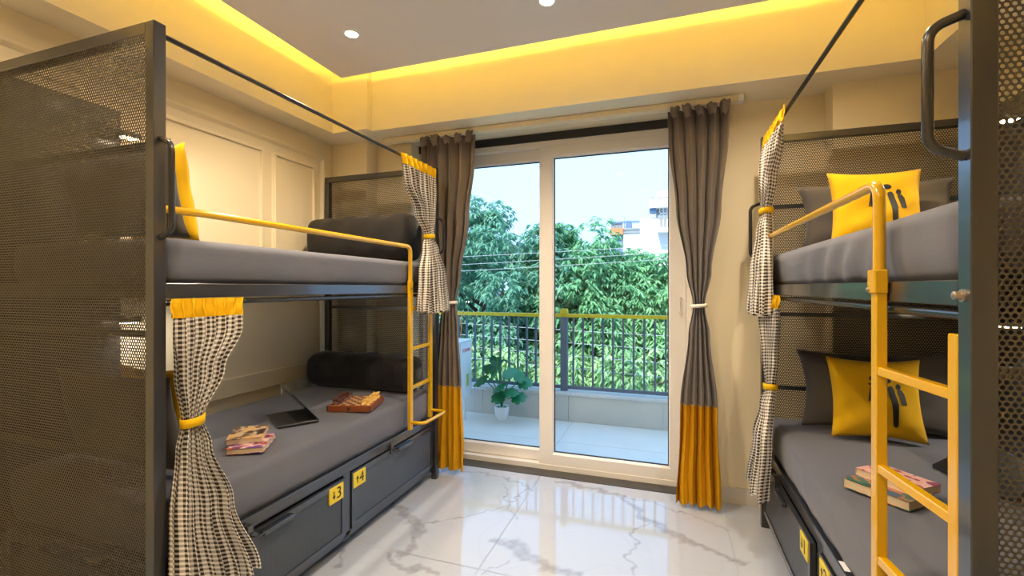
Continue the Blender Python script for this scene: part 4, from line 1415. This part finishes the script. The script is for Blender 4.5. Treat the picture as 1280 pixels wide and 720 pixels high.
def tree(loc, crown_c, rad, n_spray, label, mname, seed, leaf=0.13, group='trees beyond the balcony'):
    r = np.random.default_rng(seed)
    root = thing('tree', label, 'tree', loc, group=group)
    cx, cy, cz = crown_c[0] - loc[0], crown_c[1] - loc[1], crown_c[2] - loc[2]
    tr = MB()
    tr.tube([(0, 0, 0), (cx * 0.3 + 0.1, cy * 0.3, cz * 0.45), (cx * 0.8, cy * 0.8, cz * 0.85), (cx, cy, cz + rad[2] * 0.5)], [0.20, 0.15, 0.10, 0.03], 8)
    rr = random.Random(seed)
    for k in range(9):
        a = rr.uniform(0, 6.28)
        z0 = cz - rad[2] * 0.5 + rad[2] * 0.1 * k
        tr.tube([(cx * 0.8, cy * 0.8, z0), (cx + rad[0] * 0.45 * math.cos(a), cy + rad[1] * 0.45 * math.sin(a), z0 + 0.5), (cx + rad[0] * 0.85 * math.cos(a), cy + rad[1] * 0.85 * math.sin(a), z0 + 0.8)], [0.05, 0.03, 0.01], 6)
    tr.build('trunk', 'bark', root, True)
    # lumpy crown: boughs, each with drooping sprays of leaflets
    nb = 95
    d = r.normal(size=(nb, 3))
    d /= np.linalg.norm(d, axis=1)[:, None]
    bc = d * (0.45 + 0.5 * r.random((nb, 1)) ** 0.6) * np.array(rad)
    br = 0.24 + 0.26 * r.random(nb)
    bt = r.random(nb)
    which = r.integers(0, nb, n_spray)
    q = r.normal(size=(n_spray, 3))
    q /= np.linalg.norm(q, axis=1)[:, None]
    q[:, 2] = np.where(q[:, 2] < 0, q[:, 2] * 0.6, q[:, 2])
    base = bc[which] + q * (br[which] * (0.55 + 0.5 * r.random(n_spray)))[:, None]
    k = 6
    # leaflets of a spray fan out around the outward direction and droop
    hd = np.arctan2(q[:, 1], q[:, 0])[:, None] + np.linspace(-1.5, 1.5, k)[None] + 0.25 * r.normal(size=(n_spray, k))
    dr = -0.25 - 0.5 * r.random((n_spray, k)) + 0.35 * q[:, 2:3]
    L = leaf * (0.65 + 0.6 * r.random((n_spray, k)))
    ax = np.stack([np.cos(hd) * np.cos(dr), np.sin(hd) * np.cos(dr), np.sin(dr)], 2)
    sd = np.stack([-np.sin(hd), np.cos(hd), 0.5 * r.normal(size=hd.shape)], 2)
    sd /= np.linalg.norm(sd, axis=2)[:, :, None]
    B = base[:, None, :] + 0.02 * r.normal(size=(n_spray, k, 3))
    tip = B + ax * L[:, :, None]
    tip[:, :, 2] -= 0.25 * L
    midp = B + ax * (0.45 * L)[:, :, None]
    wd = (0.17 * L)[:, :, None]
    V = np.stack([B, midp + sd * wd, tip, midp - sd * wd], 2).reshape(-1, 3) + np.array([cx, cy, cz])
    n = len(V) // 4
    Q = np.arange(n)[:, None] * 4
    idx = np.concatenate([Q + np.array([[0, 1, 2]]), Q + np.array([[0, 2, 3]])], 1).reshape(-1, 3).astype(np.int32)
    me = bpy.data.meshes.new('crown')
    me.vertices.add(len(V))
    me.vertices.foreach_set('co', V.astype(np.float32).ravel())
    me.loops.add(idx.size)
    me.loops.foreach_set('vertex_index', idx.ravel())
    me.polygons.add(len(idx))
    me.polygons.foreach_set('loop_start', np.arange(0, idx.size, 3, dtype=np.int32))
    me.update(calc_edges=True)
    tint = np.clip(0.15 + 0.55 * bt[which][:, None] * np.ones((1, k)) + 0.25 * r.random((n_spray, k)), 0, 1)
    at = me.attributes.new('tint', 'FLOAT', 'POINT')
    at.data.foreach_set('value', np.repeat(tint.ravel(), 4).astype(np.float32))
    me.materials.append(M[mname])
    cr = link('crown', me, root)
    return root

tree((-4.1, 9.2, -7), (-3.75, 9.2, 0.75), (2.0, 1.4, 2.60), 9500, 'blue-green tree with a ragged top beyond the left glass pane', 'leaf_c', 41, 0.13)
tree((-1.85, 9.8, -7), (-1.85, 9.8, 0.60), (1.30, 1.3, 2.50), 8500, 'rounded green tree rising in the middle beyond the right glass pane', 'leaf_a', 42, 0.15)
tree((-0.5, 10.2, -7), (-0.55, 10.2, 0.20), (1.5, 1.3, 2.05), 8000, 'lower pale green tree in front of the white house', 'leaf_a', 43, 0.15)
tree((-1.2, 7.6, -7), (-1.05, 7.6, -1.05), (1.5, 0.9, 1.35), 6000, 'yellow-green tree seen close through the railing bars', 'leaf_b', 44, 0.15)
tree((-3.3, 7.4, -7), (-3.2, 7.4, -1.0), (1.5, 0.9, 1.45), 6000, 'green tree behind the potted plant and railing', 'leaf_b', 45, 0.14)
tree((0.9, 9.6, -7), (0.9, 9.6, 0.2), (1.0, 1.2, 2.0), 5000, 'green tree at the right edge of the glass door', 'leaf_a', 46, 0.15)
tree((-5.4, 13.5, -7), (-4.9, 13.5, 0.2), (2.7, 1.5, 3.2), 6500, 'shaded tree standing behind the left tree', 'leaf_c', 47, 0.20)
tree((-2.2, 14.0, -7), (-2.2, 14.0, -0.6), (2.8, 1.5, 2.6), 6500, 'shaded tree standing behind the middle tree', 'leaf_c', 48, 0.20)

# houses: outlines read off the photograph at an assumed distance of 27-31 m
def at_y(u, v, Y):
    d = ray(u, v)
    t = Y / d[1]
    return (d[0] * t, CAM_H + d[2] * t)

def facade_box(mb, u0, v0, u1, v1, Y, y_front, y_back, loc):
    x0, z1 = at_y(u0, v0, Y)
    x1, z0 = at_y(u1, v1, Y)
    return mb.box(x0 - loc[0], y_front, z0 - loc[2], x1 - loc[0], y_back, z1 - loc[2])

HY = 27.0
hl = (1.2, HY, -7.0)
h = thing('house', 'tall white house with a balcony above the trees at the right', 'house', hl)
def hb(name, u0, v0, u1, v1, yf, yb, m, par=h):
    return facade_box(MB(), u0, v0, u1, v1, HY, yf, yb, hl).build(name, m, par)
hb('wall', 800, 273, 900, 560, 0.0, 5.0, 'render')
hb('upper_wall', 820, 256, 900, 273, 0.3, 5.0, 'render')
hb('roof_slab', 812, 251, 900, 257, -0.5, 5.0, 'render')
hb('roof_room', 820, 236, 900, 251, 0.8, 4.0, 'render')
hb('parapet_rail', 815, 248.3, 900, 249.2, -0.4, -0.32, 'winglass')
for k in range(9):
    hb('parapet_post', 815 + 9 * k, 248.3, 815.6 + 9 * k, 251, -0.4, -0.34, 'winglass')
hb('shade_panel', 812, 258, 820, 266.5, -0.3, 0.25, 'bluegrey')
for u in (824, 842, 860):
    w_ = hb('window', u, 259, u + 15, 286, -0.06, -0.005, 'winglass')
    for q in (0, 4.6, 9.4, 14):
        hb('mullion', u + q, 259, u + q + 1.0, 286, -0.12, -0.06, 'render', w_)
    hb('transom', u, 266.5, u + 15, 267.4, -0.12, -0.06, 'render', w_)
hb('balcony_slab', 822, 287, 900, 289.5, -0.9, 0.0, 'render')
hb('balcony_rail', 822, 272.5, 900, 273.5, -0.9, -0.84, 'winglass')
for k in range(16):
    hb('balcony_bar', 822 + 5 * k, 273.5, 822.4 + 5 * k, 287, -0.9, -0.86, 'winglass')
GY = 33.5
gl_ = (-2.4, GY, -7.0)
h2 = thing('house', 'distant low house with an orange parapet and a fenced roof behind the trees', 'house', gl_)
def gb(name, u0, v0, u1, v1, yf, yb, m):
    return facade_box(MB(), u0, v0, u1, v1, GY, yf, yb, gl_).build(name, m, h2)
gb('wall', 779, 286.5, 801, 560, 0.0, 3.0, 'render')
gb('side_wall', 765, 293.5, 779, 560, 0.2, 3.0, 'bluegrey')
gb('orange_parapet', 762.5, 286, 779, 293.5, -0.2, 3.0, 'brickred')
gb('ledge', 779, 285.4, 801, 286.8, -0.15, 3.0, 'winglass')
gb('cornice', 779, 290, 801, 290.8, -0.1, 0.0, 'winglass')
for k in range(10):
    gb('fence_post', 764 + 4 * k, 277.5, 764.5 + 4 * k, 286, 0.1, 0.14, 'bluegrey')
gb('fence_rail', 764, 277, 801, 277.8, 0.1, 0.14, 'bluegrey')
gb('fence_panel', 764, 279, 778, 285, 0.2, 0.24, 'winglass')
gb('rooftop_tank', 781, 274, 788, 285.4, 0.8, 1.6, 'bluegrey')
gb('rooftop_room', 790, 278, 799, 285.4, 1.0, 2.0, 'render')
gb('mast', 779.2, 269.5, 780.2, 286, 0.5, 0.6, 'winglass')
lp = thing('street_lamp', 'thin hooked street lamp post left of the distant houses', 'street lamp', (-3.02, 24.0, -7))
MB().tube(arc([(0, 0, 0), (0, 0, 12.1), (0.20, 0, 12.15), (0.25, 0, 11.95)], 0.12), 0.022, 8).build('post', 'wire', lp, True)

# overhead cables
def cable(p0, p1, sag, label, r=0.010):
    pts = []
    for k in range(21):
        t = k / 20
        pts.append((p0[0] + (p1[0] - p0[0]) * t, p0[1] + (p1[1] - p0[1]) * t, p0[2] + (p1[2] - p0[2]) * t - 4 * sag * t * (1 - t)))
    o = MB().tube(pts, r, 6).build('cable', 'wire', None, True)
    tag(o, label, 'cable', 'overhead street cables')
for z0, z1, sag, lab in ((1.88, 2.02, 0.03, 'topmost overhead cable crossing the trees'), (1.72, 1.95, 0.03, 'second overhead cable from the top crossing the trees'), (1.62, 1.87, 0.04, 'third overhead cable from the top crossing the trees')):
    cable((-6.5, 6.6, z0 - 0.05), (2.5, 6.6, z1 + 0.05), sag, lab, 0.0036)
for k, lab in enumerate(('highest cable seen through the railing bars', 'second cable down seen through the railing bars', 'third cable down seen through the railing bars', 'lowest cable seen through the railing bars')):
    cable((-6.5, 6.3, 1.02 - 0.16 * k), (2.5, 6.3, 0.72 - 0.19 * k), 0.05, lab, 0.0036)
